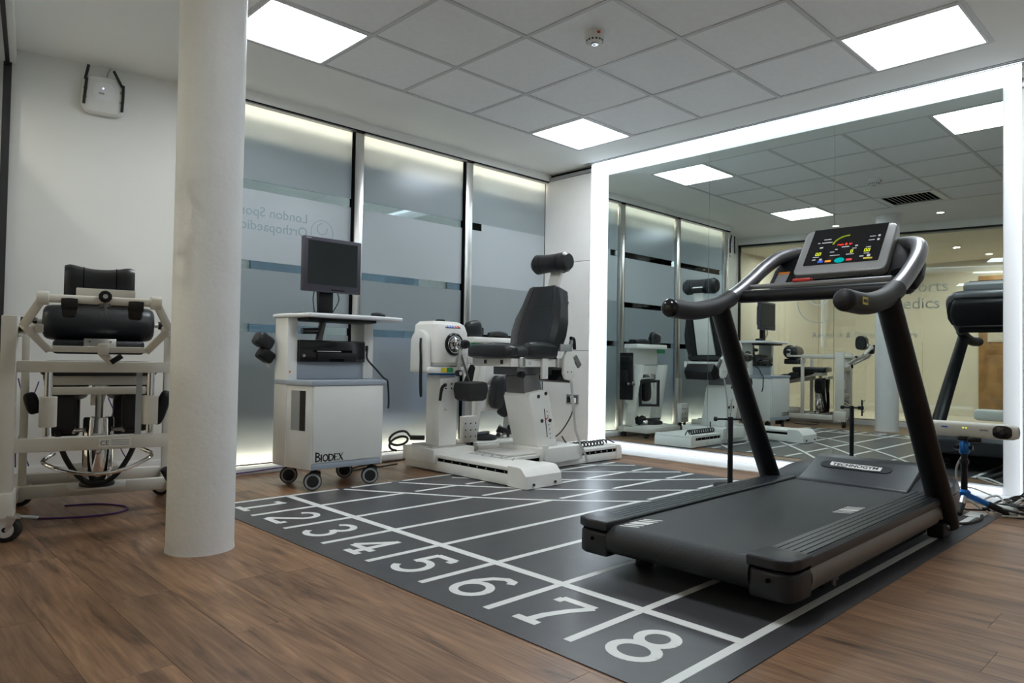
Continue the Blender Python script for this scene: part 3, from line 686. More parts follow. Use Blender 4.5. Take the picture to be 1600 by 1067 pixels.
m_ = MB(); m_.prism([cp(a, b, .0117) for a, b in ((-.315, .093), (-.257, .093), (-.255, .110), (-.313, .110))], nv * .0006); part(TM, 'sticker_band', m_, 'orange_print', st)
# display unit
rr = lambda w, h, r, cx=0, cy=0: arc(cx + w / 2 - r, cy + h / 2 - r, r, r, 0, 90, 5) + arc(cx - w / 2 + r, cy + h / 2 - r, r, r, 90, 180, 5) + arc(cx - w / 2 + r, cy - h / 2 + r, r, r, 180, 270, 5) + arc(cx + w / 2 - r, cy - h / 2 + r, r, r, 270, 360, 5)
DV = .190
m_ = MB(); m_.prism([cp(a, b, .012) for a, b in rr(.425, .305, .03, 0, DV)], nv * .046, .008, 3); disp = part(TM, 'display_frame', m_, 'display_silver')
m_ = MB(); m_.prism([cp(a, b, .0585) for a, b in rr(.345, .242, .006, .0, DV + .024)], nv * .002); scr = part(TM, 'screen', m_, 'black_gloss', disp)
m_ = MB(); m_.prism([cp(a, b, .0585) for a, b in ((-.1725, .330), (.1725, .330), (.1725, .3425), (-.1725, .3425))], nv * .0022); part(TM, 'top_trim', m_, 'black_gloss', disp)
HS = .0612
SEG7 = {'0': 'abcdef', 'o': 'cdeg'}
def ui(mb, name, m): return part(TM, name, mb, m, disp)
def rect(mb, u0, v0, u1, v1, h=HS): mb.prism([cp(a, b, h) for a, b in ((u0, v0), (u1, v0), (u1, v1), (u0, v1))], nv * .0004)
def digit(mb, u, v, w, h, t=.004):
    rect(mb, u, v, u + w, v + t); rect(mb, u, v + h - t, u + w, v + h); rect(mb, u, v, u + t, v + h); rect(mb, u + w - t, v, u + w, v + h)
for txt, u, v in (('0.0', -.128, .156), ('0', .036, .157), ('0.0', .098, .156)):
    m_ = MB(); a = u
    for ch in txt:
        if ch == '.': rect(m_, a - .003, v, a + .001, v + .004)
        else: digit(m_, a, v, .011, .020, .0028); a += .015
    ui(m_, 'digit_readout', m='led_yellow')
gm = MB()
for i in range(10):
    a0 = math.radians(175 - i * 9); a1 = math.radians(175 - i * 9 - 8)
    gm.prism([cp(.005 + r * math.cos(a), .220 + r * .95 * math.sin(a), HS) for r, a in ((.058, a0), (.068, a0), (.068, a1), (.058, a1))], nv * .0004)
ui(gm, 'dial_scale', 'led_green')
ui(text_mb('run & tr', .021, cp(-.036, .214, HS + .0002), (0, -1, 0), sv, .0002), 'dial_readout', 'led_red')
m_ = MB()
for u, v, w, h in ((-.11, .262, .035, .005), (-.135, .240, .012, .005), (-.115, .240, .05, .005), (-.118, .205, .016, .009), (-.012, .199, .035, .005), (-.04, .185, .012, .006), (.05, .199, .012, .008), (.105, .255, .026, .004), (.105, .230, .026, .004), (.142, .252, .010, .012), (.142, .226, .010, .012),
                   (-.055, .146, .045, .004), (.02, .146, .035, .004), (-.06, .170, .02, .004), (.04, .184, .02, .004), (.102, .184, .022, .004), (-.135, .124, .016, .006), (-.10, .120, .012, .012), (.085, .124, .018, .006), (.118, .122, .014, .014), (-.136, .143, .03, .004), (.10, .143, .024, .004)):
    rect(m_, u, v, u + w, v + h)
o = ui(m_, 'screen_legends', 'led_white'); o['kind'] = 'stuff'
for u, w, mm in ((-.105, .026, 'led_blue'), (-.070, .028, 'led_orange'), (.028, .026, 'led_pink')):
    m_ = MB(); rect(m_, u, .105, u + w, .118); ui(m_, 'touch_button', mm)
m_ = MB(); m_.prism([cp(a, b, HS) for a, b in arc(-.003, .112, .023, .017, 0, 345, 20)], nv * .0005); ui(m_, 'touch_button', 'led_teal')
m_ = MB(); rect(m_, .105, .106, .145, .116); ui(m_, 'touch_button', 'yellow_print')
# tray, cross bar, stop key
m_ = MB(); m_.prism([(1.16, y, 1.128) for y in (-.335, .325)] + [(1.36, y, 1.150) for y in (.315, -.325)], (0, 0, .016), .004); tray = part(TM, 'tray', m_, 'black_plastic')
m_ = MB(); m_.box((1.155, 0, 1.140), (.016, .655, .022), None, .005); part(TM, 'tray_lip', m_, 'silver_paint', tray)
m_ = MB(); m_.tube([(1.10, .33, 1.090), (1.10, 0, 1.088), (1.10, -.37, 1.090)], .030, 14, 3); part(TM, 'cross_bar', m_, 'black_plastic')
m_ = MB(); m_.box((1.165, .055, 1.158), (.040, .085, .016), (0, 0, 0), .006); part(TM, 'stop_key', m_, 'red_plastic')
m_ = MB(); m_.tube([(1.165, .01, 1.158), (1.20, -.03, 1.165), (1.22, -.10, 1.168), (1.30, -.2, 1.18)], .0025, 6, 6); part(TM, 'key_cord', m_, 'cable_black')

# ================================================================== COMPUTER CART
CT = thing('computer_cart', 'white wheeled computer cart with grey worktop beside the frosted glass', 'cart', (2.225, 3.87, 0))
foot = [(1.99, 3.68), (2.47, 3.68), (2.53, 3.90), (2.53, 4.05), (1.945, 4.05), (1.945, 3.89)]
m_ = MB(); m_.prism([(x, y, .125) for x, y in foot], (0, 0, .48), .004); part(CT, 'cabinet', m_, 'cart_white')
m_ = MB(); m_.b2((1.998, 3.672, .165), (2.452, 3.682, .603), .002); dr = part(CT, 'door', m_, 'cart_white')
m_ = MB(); m_.b2((1.994, 3.674, .127), (2.456, 3.682, .160), .002); part(CT, 'kick_strip', m_, 'cart_grey')
def serif_word(word, x, z, h, y):
    m_ = MB(); G = {'B': [[(0, 0), (0, 1)], arc(.0, .76, .42, .21, 90, -90, 8), arc(.0, .28, .5, .26, 90, -90, 8)], 'I': [[(0, 0), (0, 1)]], 'O': [arc(.4, .5, .4, .47, 0, 350, 18) + [(.8, .5)]],
                    'D': [[(0, 0), (0, 1)], [(0, .98)] + arc(.15, .5, .6, .47, 88, -88, 10) + [(0, .02)]], 'E': [[(0, 0), (0, 1)], [(0, .97), (.5, .97)], [(0, .5), (.4, .5)], [(0, .03), (.55, .03)], [(.5, .97), (.5, .8)], [(.55, .03), (.55, .22)]], 'X': [[(0, 0), (.62, 1)], [(0, 1), (.62, 0)]]}
    W = {'B': .66, 'I': .28, 'O': .98, 'D': .95, 'E': .74, 'X': .8}; first = True
    for ch in word:
        k = h if first else h * .74; x += 0.0
        for st in G[ch]:
            P = [(x + u * k, z + v * k) for u, v in st]
            stem_ = len(st) == 2 and abs(st[0][0] - st[1][0]) < .01 and abs(st[0][1] - st[1][1]) > .5
            tmp = MB(); tmp.ribbon(P, h * (.17 if stem_ or (ch == 'X' and st[0][1] == 1) else .14 if len(st) > 3 else .075), -.0004, .0004)
            bmesh.ops.transform(tmp.bm, matrix=Matrix.Translation((0, y, 0)) @ Matrix(((1, 0, 0, 0), (0, 0, 1, 0), (0, 1, 0, 0), (0, 0, 0, 1))), verts=tmp.bm.verts)
            m_.take(tmp.bm)
        for sx, szz in {'B': [(0, 0), (0, 1)], 'I': [(0, 0), (0, 1)], 'D': [(0, 0), (0, 1)], 'E': [(0, 0), (0, 1)], 'X': [(0, 0), (.62, 0), (0, 1), (.62, 1)]}.get(ch, []):
            m_.box((x + sx * k, y, z + szz * k), (k * .30, .0008, h * .05))
        x += W[ch] * k; first = False
    return m_
bl = part(CT, 'door_lettering', serif_word('BIODEX', 2.018, .172, .052, 3.6715), 'ink_black', dr)
m_ = MB(); q = [(1.955, 3.79), (1.955 - .022, 3.862)]
m_.prism([(1.979, 3.7325, .345), (1.969, 3.779, .345), (1.969, 3.779, .575), (1.979, 3.7325, .575)], (-.003, -.001, 0)); sl_ = part(CT, 'side_slot', m_, 'ink_black')
m_ = MB(); m_.prism([(1.969, 3.779, .345), (1.953, 3.853, .345), (1.953, 3.853, .575), (1.969, 3.779, .575)], (-.002, -.0006, 0)); part(CT, 'slot_lining', m_, 'mid_grey', sl_)
m_ = MB(); m_.prism([(x + (-.01 if x < 2.2 else .01), y - (.012 if y < 3.8 else 0), .606) for x, y in foot], (0, 0, .030), .004); part(CT, 'worktop', m_, 'cart_grey')
for x0, x1 in ((1.940, 2.005), (2.460, 2.530)):
    m_ = MB(); m_.b2((x0, 3.895, .637 if x0 > 2 else .125), (x1, 4.055, 1.0), .004); sp = part(CT, 'side_post', m_, 'cart_white')
    if x0 < 2:
        m_ = MB(); m_.b2((1.950, 3.892, .665), (1.998, 3.8945, .745)); lb = part(CT, 'label', m_, 'paper_white', sp)
        m_ = MB(); m_.cyl((1.957, 3.8905, .682), (1.957, 3.892, .682), .007, seg=10); part(CT, 'label_mark', m_, 'orange_print', sp)
m_ = MB(); m_.b2((2.0055, 3.905, .637), (2.4595, 4.045, .741), .003); part(CT, 'printer_plinth', m_, 'cart_grey')
m_ = MB(); tp = [(1.93, 4.08), (1.93, 3.915), (1.975, 3.70), (2.40, 3.665), (2.62, 3.70), (2.70, 3.90), (2.60, 4.08)]
m_.prism([(x, y, 1.002) for x, y in tp], (0, 0, .024), .008, 3); part(CT, 'keyboard_tray', m_, 'tray_white')
m_ = MB(); m_.prism([(2.0, 3.76, .985), (2.45, 3.74, .985), (2.52, 4.0, .985), (2.0, 4.0, .985)], (0, 0, .016), .003); part(CT, 'tray_bracket', m_, 'black_plastic')
m_ = MB(); m_.cyl((2.21, 4.02, .875), (2.235, 4.02, .99), .022, seg=16); m_.cyl((2.10, 4.03, .93), (2.21, 4.03, .935), .02, seg=14); part(CT, 'support_arm', m_, 'dark_steel')
for x, y in ((2.035, 4.03), (2.035, 3.735), (2.41, 3.72), (2.40, 4.0)):
    m_ = MB(); m_.cyl((x - .007, y - .015, .053), (x + .007, y + .015, .053), .052, seg=26, bev=.007); wh = part(CT, 'caster', m_, 'black_rubber')
    for s_ in (-1, 1):
        m_ = MB(); m_.lathe([(.034, 0), (.045, 0), (.045, .003), (.034, .003)], (x + s_ * .0070, y + s_ * .0150, .053), (.42 * s_, .907 * s_, 0), 26, True); part(CT, 'wheel_ring', m_, 'mid_grey', wh)
    m_ = MB(); m_.box((x + .022, y + .012, .088), (.06, .042, .045), None, .012); m_.cyl((x + .02, y + .01, .09), (x + .02, y + .01, .127), .012, seg=12); part(CT, 'caster_fork', m_, 'black_plastic', wh)
m_ = MB(); m_.box((2.478, 3.888, .83), (.018, .012, .035), None, .004); m_.tube([(2.478, 3.885, .815), (2.475, 3.872, .76), (2.492, 3.80, .70), (2.525, 3.76, .645), (2.535, 3.735, .63), (2.54, 3.73, .58), (2.545, 3.73, .50), (2.55, 3.74, .455)], .006, 8, 6); part(CT, 'side_cable', m_, 'cable_black')

MO = thing('monitor', 'dark flat-screen computer monitor on top of the white cart', 'monitor', (2.20, 3.90, 1.026))
m_ = MB(); m_.box((2.20, 3.862, 1.328), (.395, .035, .328), None, .008, 3); fr = part(MO, 'housing', m_, 'monitor_bezel')
m_ = MB(); m_.box((2.20, 3.8435, 1.338), (.335, .002, .262)); part(MO, 'screen', m_, 'screen_off', fr)
m_ = MB(); m_.box((2.20, 3.89, 1.328), (.30, .05, .23), None, .015); part(MO, 'back_cover', m_, 'monitor_bezel', fr)
m_ = MB(); m_.box((2.235, 3.8432, 1.178), (.09, .002, .009), None, 0); part(MO, 'button_strip', m_, 'black_plastic', fr)
m_ = MB(); m_.box((2.035, 3.8435, 1.481), (.034, .002, .006)); part(MO, 'brand_mark', m_, 'mid_grey', fr)
m_ = MB(); m_.box((2.19, 3.915, 1.115), (.095, .03, .17), None, .004); part(MO, 'neck', m_, 'black_plastic')
m_ = MB(); m_.box((2.19, 3.92, 1.033), (.22, .17, .013), None, .005); part(MO, 'base', m_, 'black_plastic')
for k, (x0, x1) in enumerate(((2.11, 2.13), (2.125, 2.15), (2.26, 2.24))):
    m_ = MB(); m_.tube([(x0, 3.90, 1.18), (x0 - .012 + k * .012, 3.895, 1.12), (x1, 3.93, 1.03)], .003, 6, 6); part(MO, 'cable', m_, 'cable_black')

PR = thing('printer', 'black inkjet printer sitting inside the white cart', 'printer', (2.22, 3.97, .742))
m_ = MB(); m_.b2((2.008, 3.872, .742), (2.456, 4.05, .872), .006, 3); pb = part(PR, 'body', m_, 'black_gloss')
m_ = MB(); m_.b2((2.10, 3.868, .800), (2.36, 3.874, .814)); part(PR, 'paper_slot', m_, 'seam_dark', pb)
m_ = MB(); m_.b2((2.12, 3.8675, .804), (2.28, 3.8695, .808)); part(PR, 'paper_edge', m_, 'paper_white', pb)
m_ = MB(); m_.b2((2.12, 3.862, .745), (2.39, 3.878, .795), .003); tr_ = part(PR, 'paper_tray', m_, 'black_plastic')
m_ = MB(); m_.b2((2.20, 3.8595, .745), (2.30, 3.8625, .760)); part(PR, 'tray_grip', m_, 'seam_dark', tr_)
m_ = MB(); m_.cyl((2.035, 3.869, .778), (2.035, 3.873, .778), .009, seg=14); part(PR, 'power_button', m_, 'mid_grey', pb)
m_ = MB(); m_.pillow((2.50, 3.80, 1.040), (.105, .062, .034), (0, 0, .2), .75, 20, 12); single('computer_mouse', m_, 'black_plastic', 'black computer mouse on the right end of the cart tray', 'mouse', (2.50, 3.80, 1.026))
m_ = MB(); m_.b2((1.99, 3.84, 1.0265), (2.08, 3.95, 1.034), .002); single('notepad', m_, 'black_plastic', 'flat black pad at the left end of the cart tray', 'pad', (2.035, 3.9, 1.026))
# black padded attachment hung behind the cart's left side
HT = thing('padded_strap_attachment', 'dark padded attachment hanging on the left side of the cart', 'attachment', (1.85, 4.10, .70))
m_ = MB(); m_.pillow((1.875, 4.075, .86), (.115, .10, .085), (0, .5, 0), .5); part(HT, 'upper_pad', m_, 'charcoal_plastic')
m_ = MB(); m_.pillow((1.890, 4.075, .775), (.10, .09, .075), (0, .55, 0), .5); part(HT, 'lower_pad', m_, 'black_plastic')
m_ = MB(); m_.box((1.88, 4.075, .90), (.03, .05, .02), (0, .5, 0), .004); part(HT, 'buckle', m_, 'black_gloss')
m_ = MB(); m_.tube([(1.88, 4.07, .75), (1.897, 4.06, .72), (1.905, 4.06, .70), (1.91, 4.07, .74)], .004, 6, 5); m_.cyl((1.85, 4.085, .82), (1.925, 4.085, .82), .008); part(HT, 'hook', m_, 'cable_white')
# ================================================================== DYNAMOMETER ON ITS FLOOR RAIL
DY = thing('dynamometer', 'white dynamometer with round dial on a sliding floor rail', 'dynamometer', (3.14, 3.6, 0))
m_ = MB(); m_.prism([(2.995, y, z) for y, z in ((3.08, .004), (4.17, .004), (4.17, .072), (3.08, .072))], (.30, 0, 0), .004); rail = part(DY, 'rail_base', m_, 'machine_white')
m_ = MB(); m_.b2((3.004, 3.07, .070), (3.286, 4.16, .094)); part(DY, 'rail_slot', m_, 'seam_dark', rail)
m_ = MB(); m_.b2((2.992, 3.07, .094), (3.298, 4.17, .118), .004); part(DY, 'rail_cover', m_, 'machine_white', rail)
m_ = MB(); m_.prism([(2.988, 3.09, .002), (3.302, 3.09, .002), (3.302, 2.94, .002), (2.988, 2.94, .002)], (0, 0, .001)); m_ = MB()
m_.loft([[(2.988, 3.10, z0), (3.302, 3.10, z0), (3.302, y, z0), (2.988, y, z0)] for z0, y in ((.003, 2.938), (.075, 2.945), (.118, 2.985), (.124, 3.01))]); ec = part(DY, 'end_block', m_, 'machine_white', rail)
for x in (3.05, 3.24):
    m_ = MB(); m_.cyl((x, 2.943, .025), (x, 2.932, .025), .008, seg=12); part(DY, 'screw', m_, 'ink_black', rail)
for k in range(8):
    m_ = MB(); m_.cyl((2.998, 3.14 + k * .085, .082), (3.006, 3.14 + k * .085, .082), .005, seg=8); part(DY, 'rail_stud', m_, 'steel', rail)
part(DY, 'rail_lettering', text_mb('BIODEX', .125, (3.20, 3.72, .1185), (0, -1, 0), (1, 0, 0), .0003), 'grey_print', rail)
m_ = MB(); m_.b2((2.965, 3.80, .055), (3.33, 4.16, .150), .006); car = part(DY, 'carriage', m_, 'machine_white')
m_ = MB(); m_.b2((3.0, 3.86, .15), (3.30, 4.10, .165), .003); part(DY, 'carriage_plate', m_, 'steel', car)
m_ = MB(); m_.b2((3.048, 3.850, .165), (3.205, 4.005, .660), .006); colp = part(DY, 'post', m_, 'machine_white')
m_ = MB(); m_.b2((3.075, 3.838, .545), (3.155, 3.853, .610), .004); bk = part(DY, 'clamp_block', m_, 'machine_white', colp)
m_ = MB(); m_.tube([(3.085, 3.838, .585), (3.060, 3.82, .583), (3.035, 3.815, .56), (3.022, 3.815, .48)], [.013, .012, .011, .010], 10, 4); part(DY, 'clamp_lever', m_, 'black_plastic', colp)
m_ = MB(); m_.b2((3.085, 3.846, .40), (3.125, 3.8505, .49)); part(DY, 'label', m_, 'paper_white', colp)
m_ = MB(); m_.cyl((3.095, 3.844, .415), (3.095, 3.847, .415), .006, seg=8); part(DY, 'label_mark', m_, 'orange_print', colp)
for x in (3.09, 3.14):
    m_ = MB(); m_.cyl((x, 3.835, .593), (x, 3.839, .593), .006, seg=8); m_.cyl((x, 3.835, .562), (x, 3.839, .562), .006, seg=8); part(DY, 'screw', m_, 'ink_black', colp)
# yoke
m_ = MB(); m_.b2((2.905, 3.80, .668), (3.275, 4.01, .712), .012, 3); yk = part(DY, 'yoke', m_, 'head_white')
m_ = MB(); m_.prism([(2.902, 3.91 + a, .815 + b) for a, b in [(-.095, -.135), (.095, -.135)] + [(.095 * math.cos(math.radians(t)), .055 + .095 * math.sin(math.radians(t))) for t in range(0, 181, 15)]], (.038, 0, 0), .008, 3); part(DY, 'yoke_arm', m_, 'head_white', yk)
m_ = MB(); m_.prism([(3.236, 3.91 + a, .815 + b) for a, b in [(-.095, -.135), (.095, -.135)] + [(.095 * math.cos(math.radians(t)), .055 + .095 * math.sin(math.radians(t))) for t in range(0, 181, 15)]], (.036, 0, 0), .008, 3); part(DY, 'yoke_arm', m_, 'head_white', yk)
m_ = MB(); m_.cyl((3.07, 3.835, .70), (3.07, 3.84, .70), .001, seg=6)
m_ = MB(); m_.b2((3.015, 3.793, .674), (3.060, 3.8005, .706)); part(DY, 'yellow_label', m_, 'yellow_print', yk)
m_ = MB(); m_.b2((3.065, 3.793, .674), (3.115, 3.8005, .706)); part(DY, 'green_label', m_, 'green_print', yk)
m_ = MB(); m_.cyl((3.12, 3.92, .655), (3.12, 3.92, .672), .10, seg=28); part(DY, 'turn_disc', m_, 'blue_anodised', yk)
# head with shoulders and recessed lower corners
m_ = MB(); m_.loft([[(cx + sx * a, cy + sy * b, z) for a, b in rr(1, 1, .16)] for cx, cy, sx, sy, z in ((3.085, 3.91, .225, .22, .720), (3.085, 3.905, .270, .27, .742), (3.085, 3.90, .288, .29, .80), (3.085, 3.90, .288, .29, .945), (3.08, 3.905, .270, .265, 1.002), (3.075, 3.915, .21, .20, 1.026))]); hd = part(DY, 'head', m_, 'head_white')
m_ = MB(); m_.box((3.085, 3.782, .995), (.13, .05, .012), (.75, 0, 0), .003); cpn = part(DY, 'control_strip', m_, 'dark_steel', hd)
for k, mm in enumerate(('blue_print', 'blue_print', 'blue_print', 'red_plastic', 'red_plastic')):
    m_ = MB(); m_.box((3.04 + k * .023, 3.768, .987), (.014, .018, .010), (.75, 0, 0), .002); part(DY, 'control_button', m_, mm, hd)
FY = 3.757
m_ = MB(); m_.lathe([(.078, 0), (.078, .012), (.070, .016), (.045, .016)], (3.085, FY, .868), (0, -1, 0), 36); dl = part(DY, 'dial', m_, 'black_gloss', hd)
m_ = MB(); m_.lathe([(.048, .014), (.048, .022), (.036, .036), (.020, .040)], (3.085, FY, .868), (0, -1, 0), 30); part(DY, 'dial_hub', m_, 'chrome', hd)
m_ = MB(); m_.lathe([(.055, .0150), (.060, .0150), (.060, .0175), (.055, .0175)], (3.085, FY, .868), (0, -1, 0), 30, True); part(DY, 'dial_ring', m_, 'steel', hd)
m_ = MB(); m_.cyl((3.085, FY - .03, .868), (3.085, FY - .115, .868), .018, seg=18); ar = part(DY, 'shaft', m_, 'chrome')
m_ = MB(); m_.cyl((3.085, FY - .105, .868), (3.085, FY - .145, .868), .032, .028, 8, .004); m_.cyl((3.085, FY - .145, .868), (3.085, FY - .150, .868), .014, seg=12); part(DY, 'shaft_knob', m_, 'black_plastic', ar)
m_ = MB(); m_.box((3.078, FY - .075, .775), (.022, .016, .21), (0, .06, 0), .003); lv = part(DY, 'lever_arm', m_, 'steel')
m_ = MB(); m_.cyl((3.070, FY - .062, .672), (3.070, FY - .098, .672), .022, seg=16, bev=.004); part(DY, 'lever_knob', m_, 'black_plastic', lv)
m_ = MB(); m_.cyl((3.070, FY - .098, .672), (3.070, FY - .101, .672), .013, seg=12); part(DY, 'knob_cap', m_, 'steel', lv)
m_ = MB(); m_.cyl((3.12, 3.95, 1.024), (3.12, 3.95, 1.045), .035, seg=18, bev=.005); part(DY, 'top_knob', m_, 'black_plastic', hd)
m_ = MB(); m_.tube([(2.898, 3.88, .905), (2.888, 3.87, .86), (2.888, 3.865, .76), (2.883, 3.86, .62), (2.889, 3.86, .525), (2.899, 3.865, .52), (2.900, 3.87, .60), (2.896, 3.87, .72), (2.895, 3.875, .80)], .0075, 8, 6); part(DY, 'hanging_cable', m_, 'cable_black')
# limb pad on a stalk
m_ = MB(); m_.loft([[(3.165 + sx * a, 3.66 + sy * b, z) for a, b in rr(1, 1, .12)] for sx, sy, z in ((.14, .12, .485), (.175, .15, .50), (.195, .165, .56), (.185, .155, .605), (.14, .12, .615))]); pd = part(DY, 'limb_pad', m_, 'black_rubber')
m_ = MB(); m_.beam((3.19, 3.70, .60), (3.135, 3.735, .80), .022, .014, .003); part(DY, 'pad_stalk', m_, 'dark_steel')
m_ = MB(); m_.prism([(3.17, 3.72, .605), (3.23, 3.72, .605), (3.25, 3.715, .71), (3.23, 3.715, .73)], (0, .03, 0)); part(DY, 'pad_strap', m_, 'strap_black', pd)
PS = thing('steel_column_stand', 'short steel column on a drilled white bracket behind the dynamometer', 'stand', (3.57, 4.17, 0))
m_ = MB(); m_.b2((3.535, 4.15, .10), (3.605, 4.19, .60), .004); part(PS, 'steel_column', m_, 'steel')
m_ = MB(); m_.b2((3.48, 4.10, .135), (3.62, 4.15, .335), .004); gp = part(PS, 'bracket', m_, 'machine_white')
for k in range(9):
    m_ = MB(); m_.cyl((3.50 + (k % 3) * .05, 4.1005, .18 + (k // 3) * .05), (3.50 + (k % 3) * .05, 4.097, .18 + (k // 3) * .05), .0055, seg=8); part(PS, 'bolt_hole', m_, 'ink_black', gp)
m_ = MB(); m_.cyl((3.51, 4.13, 0), (3.51, 4.13, .14), .014, seg=10); m_.cyl((3.59, 4.13, 0), (3.59, 4.13, .14), .014, seg=10); m_.b2((3.48, 4.10, 0), (3.63, 4.20, .02), .003); part(PS, 'foot', m_, 'black_plastic')
m_ = MB()
lo_ = [(2.93 + .075 * math.cos(a) , 4.16 + .03 * math.sin(a), .215 + .035 * math.sin(a + .5) - .006 * a) for a in [k * .5 for k in range(22)]]
m_.tube([(3.02, 4.08, .20), (2.99, 4.10, .21)] + lo_, .0085, 8, 3); part(DY, 'coiled_cable', m_, 'cable_black')
m_ = MB(); m_.cyl((3.06, 4.03, .205), (2.985, 4.10, .205), .017, seg=12); part(DY, 'cable_plug', m_, 'black_rubber')

# ================================================================== TESTING CHAIR ON ITS FLOOR RAIL
CH = thing('testing_chair', 'black leather testing chair with headrest on a white pedestal and rail', 'chair', (3.85, 3.66, 0))
m_ = MB(); m_.b2((3.34, 3.415, .004), (4.53, 3.80, .062), .004); rb = part(CH, 'rail_base', m_, 'machine_white')
m_ = MB(); m_.b2((3.345, 3.420, .062), (4.52, 3.795, .086)); part(CH, 'rail_slot', m_, 'seam_dark', rb)
m_ = MB(); m_.b2((3.335, 3.412, .086), (4.535, 3.803, .108), .004); part(CH, 'rail_cover', m_, 'machine_white', rb)
m_ = MB(); m_.loft([[(4.47, 3.41, z), (4.47, 3.805, z), (x, 3.80, z), (x, 3.415, z)] for x, z in ((4.545, .004), (4.542, .08), (4.52, .112))]); part(CH, 'end_block', m_, 'machine_white', rb)
for k in range(6):
    m_ = MB(); m_.cyl((4.08 + k * .07, 3.424, .074), (4.08 + k * .07, 3.416, .074), .005, seg=8); part(CH, 'rail_stud', m_, 'steel', rb)
m_ = MB(); m_.b2((3.60, 3.385, .045), (4.03, 3.83, .150), .006); sl2 = part(CH, 'slide_carriage', m_, 'machine_white')
m_ = MB(); m_.b2((3.32, 3.45, .112), (3.62, 3.77, .124), .003); part(CH, 'slide_plate', m_, 'machine_white', sl2)
m_ = MB(); m_.box((3.615, 3.375, .125), (.035, .03, .10), None, .004); part(CH, 'slide_bracket', m_, 'machine_white', sl2)
# pedestal leaning, with scale
m_ = MB(); m_.prism([(x, 3.475, z) for x, z in ((3.65, .150), (3.545, .505), (3.56, .535), (3.715, .556), (3.755, .520), (3.845, .150))], (0, .26, 0), .006); pe = part(CH, 'pedestal', m_, 'machine_white')
for x, z in ((3.64, .510), (3.715, .530), (3.680, .335), (3.765, .335)):
    m_ = MB(); m_.cyl((x, 3.476, z), (x, 3.470, z), .0135, seg=16); part(CH, 'hole_plug', m_, 'ink_black', pe)
m_ = MB(); m_.prism([(x, 3.4745, z) for x, z in ((3.700, .42), (3.706, .42), (3.742, .215), (3.736, .215))], (0, -.002, 0)); part(CH, 'scale_slot', m_, 'ink_black', pe)
m_ = MB(); m_.prism([(x, 3.4735, z) for x, z in ((3.720, .352), (3.748, .360), (3.724, .340))], (0, -.002, 0)); part(CH, 'scale_pointer', m_, 'red_plastic', pe)
for k in range(7):
    m_ = MB(); m_.box((3.735 + k * .0065, 3.4740, .40 - k * .032), (.008, .0015, .007)); part(CH, 'scale_mark', m_, 'ink_black', pe)
m_ = MB(); m_.prism([(x, 3.53, z) for x, z in ((3.555, .53), (3.545, .655), (3.70, .665), (3.735, .545))], (0, .19, 0), .004); part(CH, 'lift_bellows', m_, 'grey_plastic')
# seat frame and mechanisms
m_ = MB(); m_.b2((3.37, 3.475, .720), (3.92, 3.505, .778), .003); m_.b2((3.37, 3.855, .720), (3.92, 3.885, .778), .003); m_.b2((3.37, 3.505, .720), (3.40, 3.855, .778), .003); m_.b2((3.86, 3.505, .720), (3.90, 3.855, .778), .003); sf = part(CH, 'seat_frame', m_, 'machine_white')
m_ = MB(); m_.b2((3.50, 3.55, .66), (3.86, 3.80, .722), .004); part(CH, 'under_plate', m_, 'dark_steel')
for x in (3.46, 3.845):
    m_ = MB(); m_.box((x, 3.466, .752), (.055, .02, .070), None, .004); part(CH, 'frame_clip', m_, 'steel', sf)
for k in range(2):
    m_ = MB(); m_.b2((3.3665, 3.56 + k * .17, .738), (3.3715, 3.585 + k * .17, .766)); part(CH, 'frame_slot', m_, 'ink_black', sf)
part(CH, 'frame_number', text_mb('75', .032, (3.53, 3.4735, .735), (1, 0, 0), (0, 0, 1), .0003), 'grey_print', sf)
m_ = MB(); m_.b2((3.655, 3.452, .635), (3.715, 3.474, .845), .003); part(CH, 'side_upright', m_, 'machine_white', sf)
m_ = MB(); m_.cyl((3.47, 3.46, .665), (3.47, 3.50, .665), .024, .024, 8, .003); m_.cyl((3.47, 3.457, .665), (3.47, 3.460, .665), .012, seg=12); part(CH, 'adjust_knob', m_, 'black_plastic')
# seat cushion: front roll, flat pan, side bolsters
m_ = MB(); m_.loft([[(3.60 + sx * a, 3.68 + sy * b, z) for a, b in rr(1, 1, .16)] for sx, sy, z in ((.46, .41, .778), (.51, .45, .792), (.525, .46, .83), (.50, .43, .860), (.40, .33, .868))]); se = part(CH, 'seat', m_, 'black_leather')
m_ = MB(); m_.pillow((3.375, 3.685, .826), (.13, .48, .105), None, .55); part(CH, 'seat_roll', m_, 'black_leather', se)
for y in (3.475, 3.885):
    m_ = MB(); m_.pillow((3.66, y, .838), (.32, .085, .118), (0, .02, 0), .55); part(CH, 'seat_bolster', m_, 'black_leather', se)
# backrest: tapered and reclined, with stitched panel lines
tilt = math.radians(17); bu = Vector((math.sin(tilt), 0, math.cos(tilt))); bn = Vector((-math.cos(tilt), 0, math.sin(tilt))); b0 = Vector((3.795, 3.665, .845))
def bp_(y, v, h): return b0 + Vector((0, y, 0)) + bu * v + bn * h
secs = [(.0, .19, .0), (.03, .225, .012), (.12, .240, .015), (.22, .232, .012), (.33, .200, .0), (.43, .172, .0), (.472, .155, .0), (.488, .128, -.01)]
def bsec(v, hw, dh):
    th = .072
    return [bp_(-hw, v, -.045), bp_(-hw * 1.0, v, th * .55 + dh), bp_(-hw * .86, v, th + dh), bp_(-hw * .60, v, th * .78), bp_(0, v, th * .72), bp_(hw * .60, v, th * .78), bp_(hw * .86, v, th + dh), bp_(hw, v, th * .55 + dh), bp_(hw, v, -.045)]
m_ = MB(); m_.loft([bsec(*s_) for s_ in secs]); ba = part(CH, 'backrest', m_, 'black_leather')
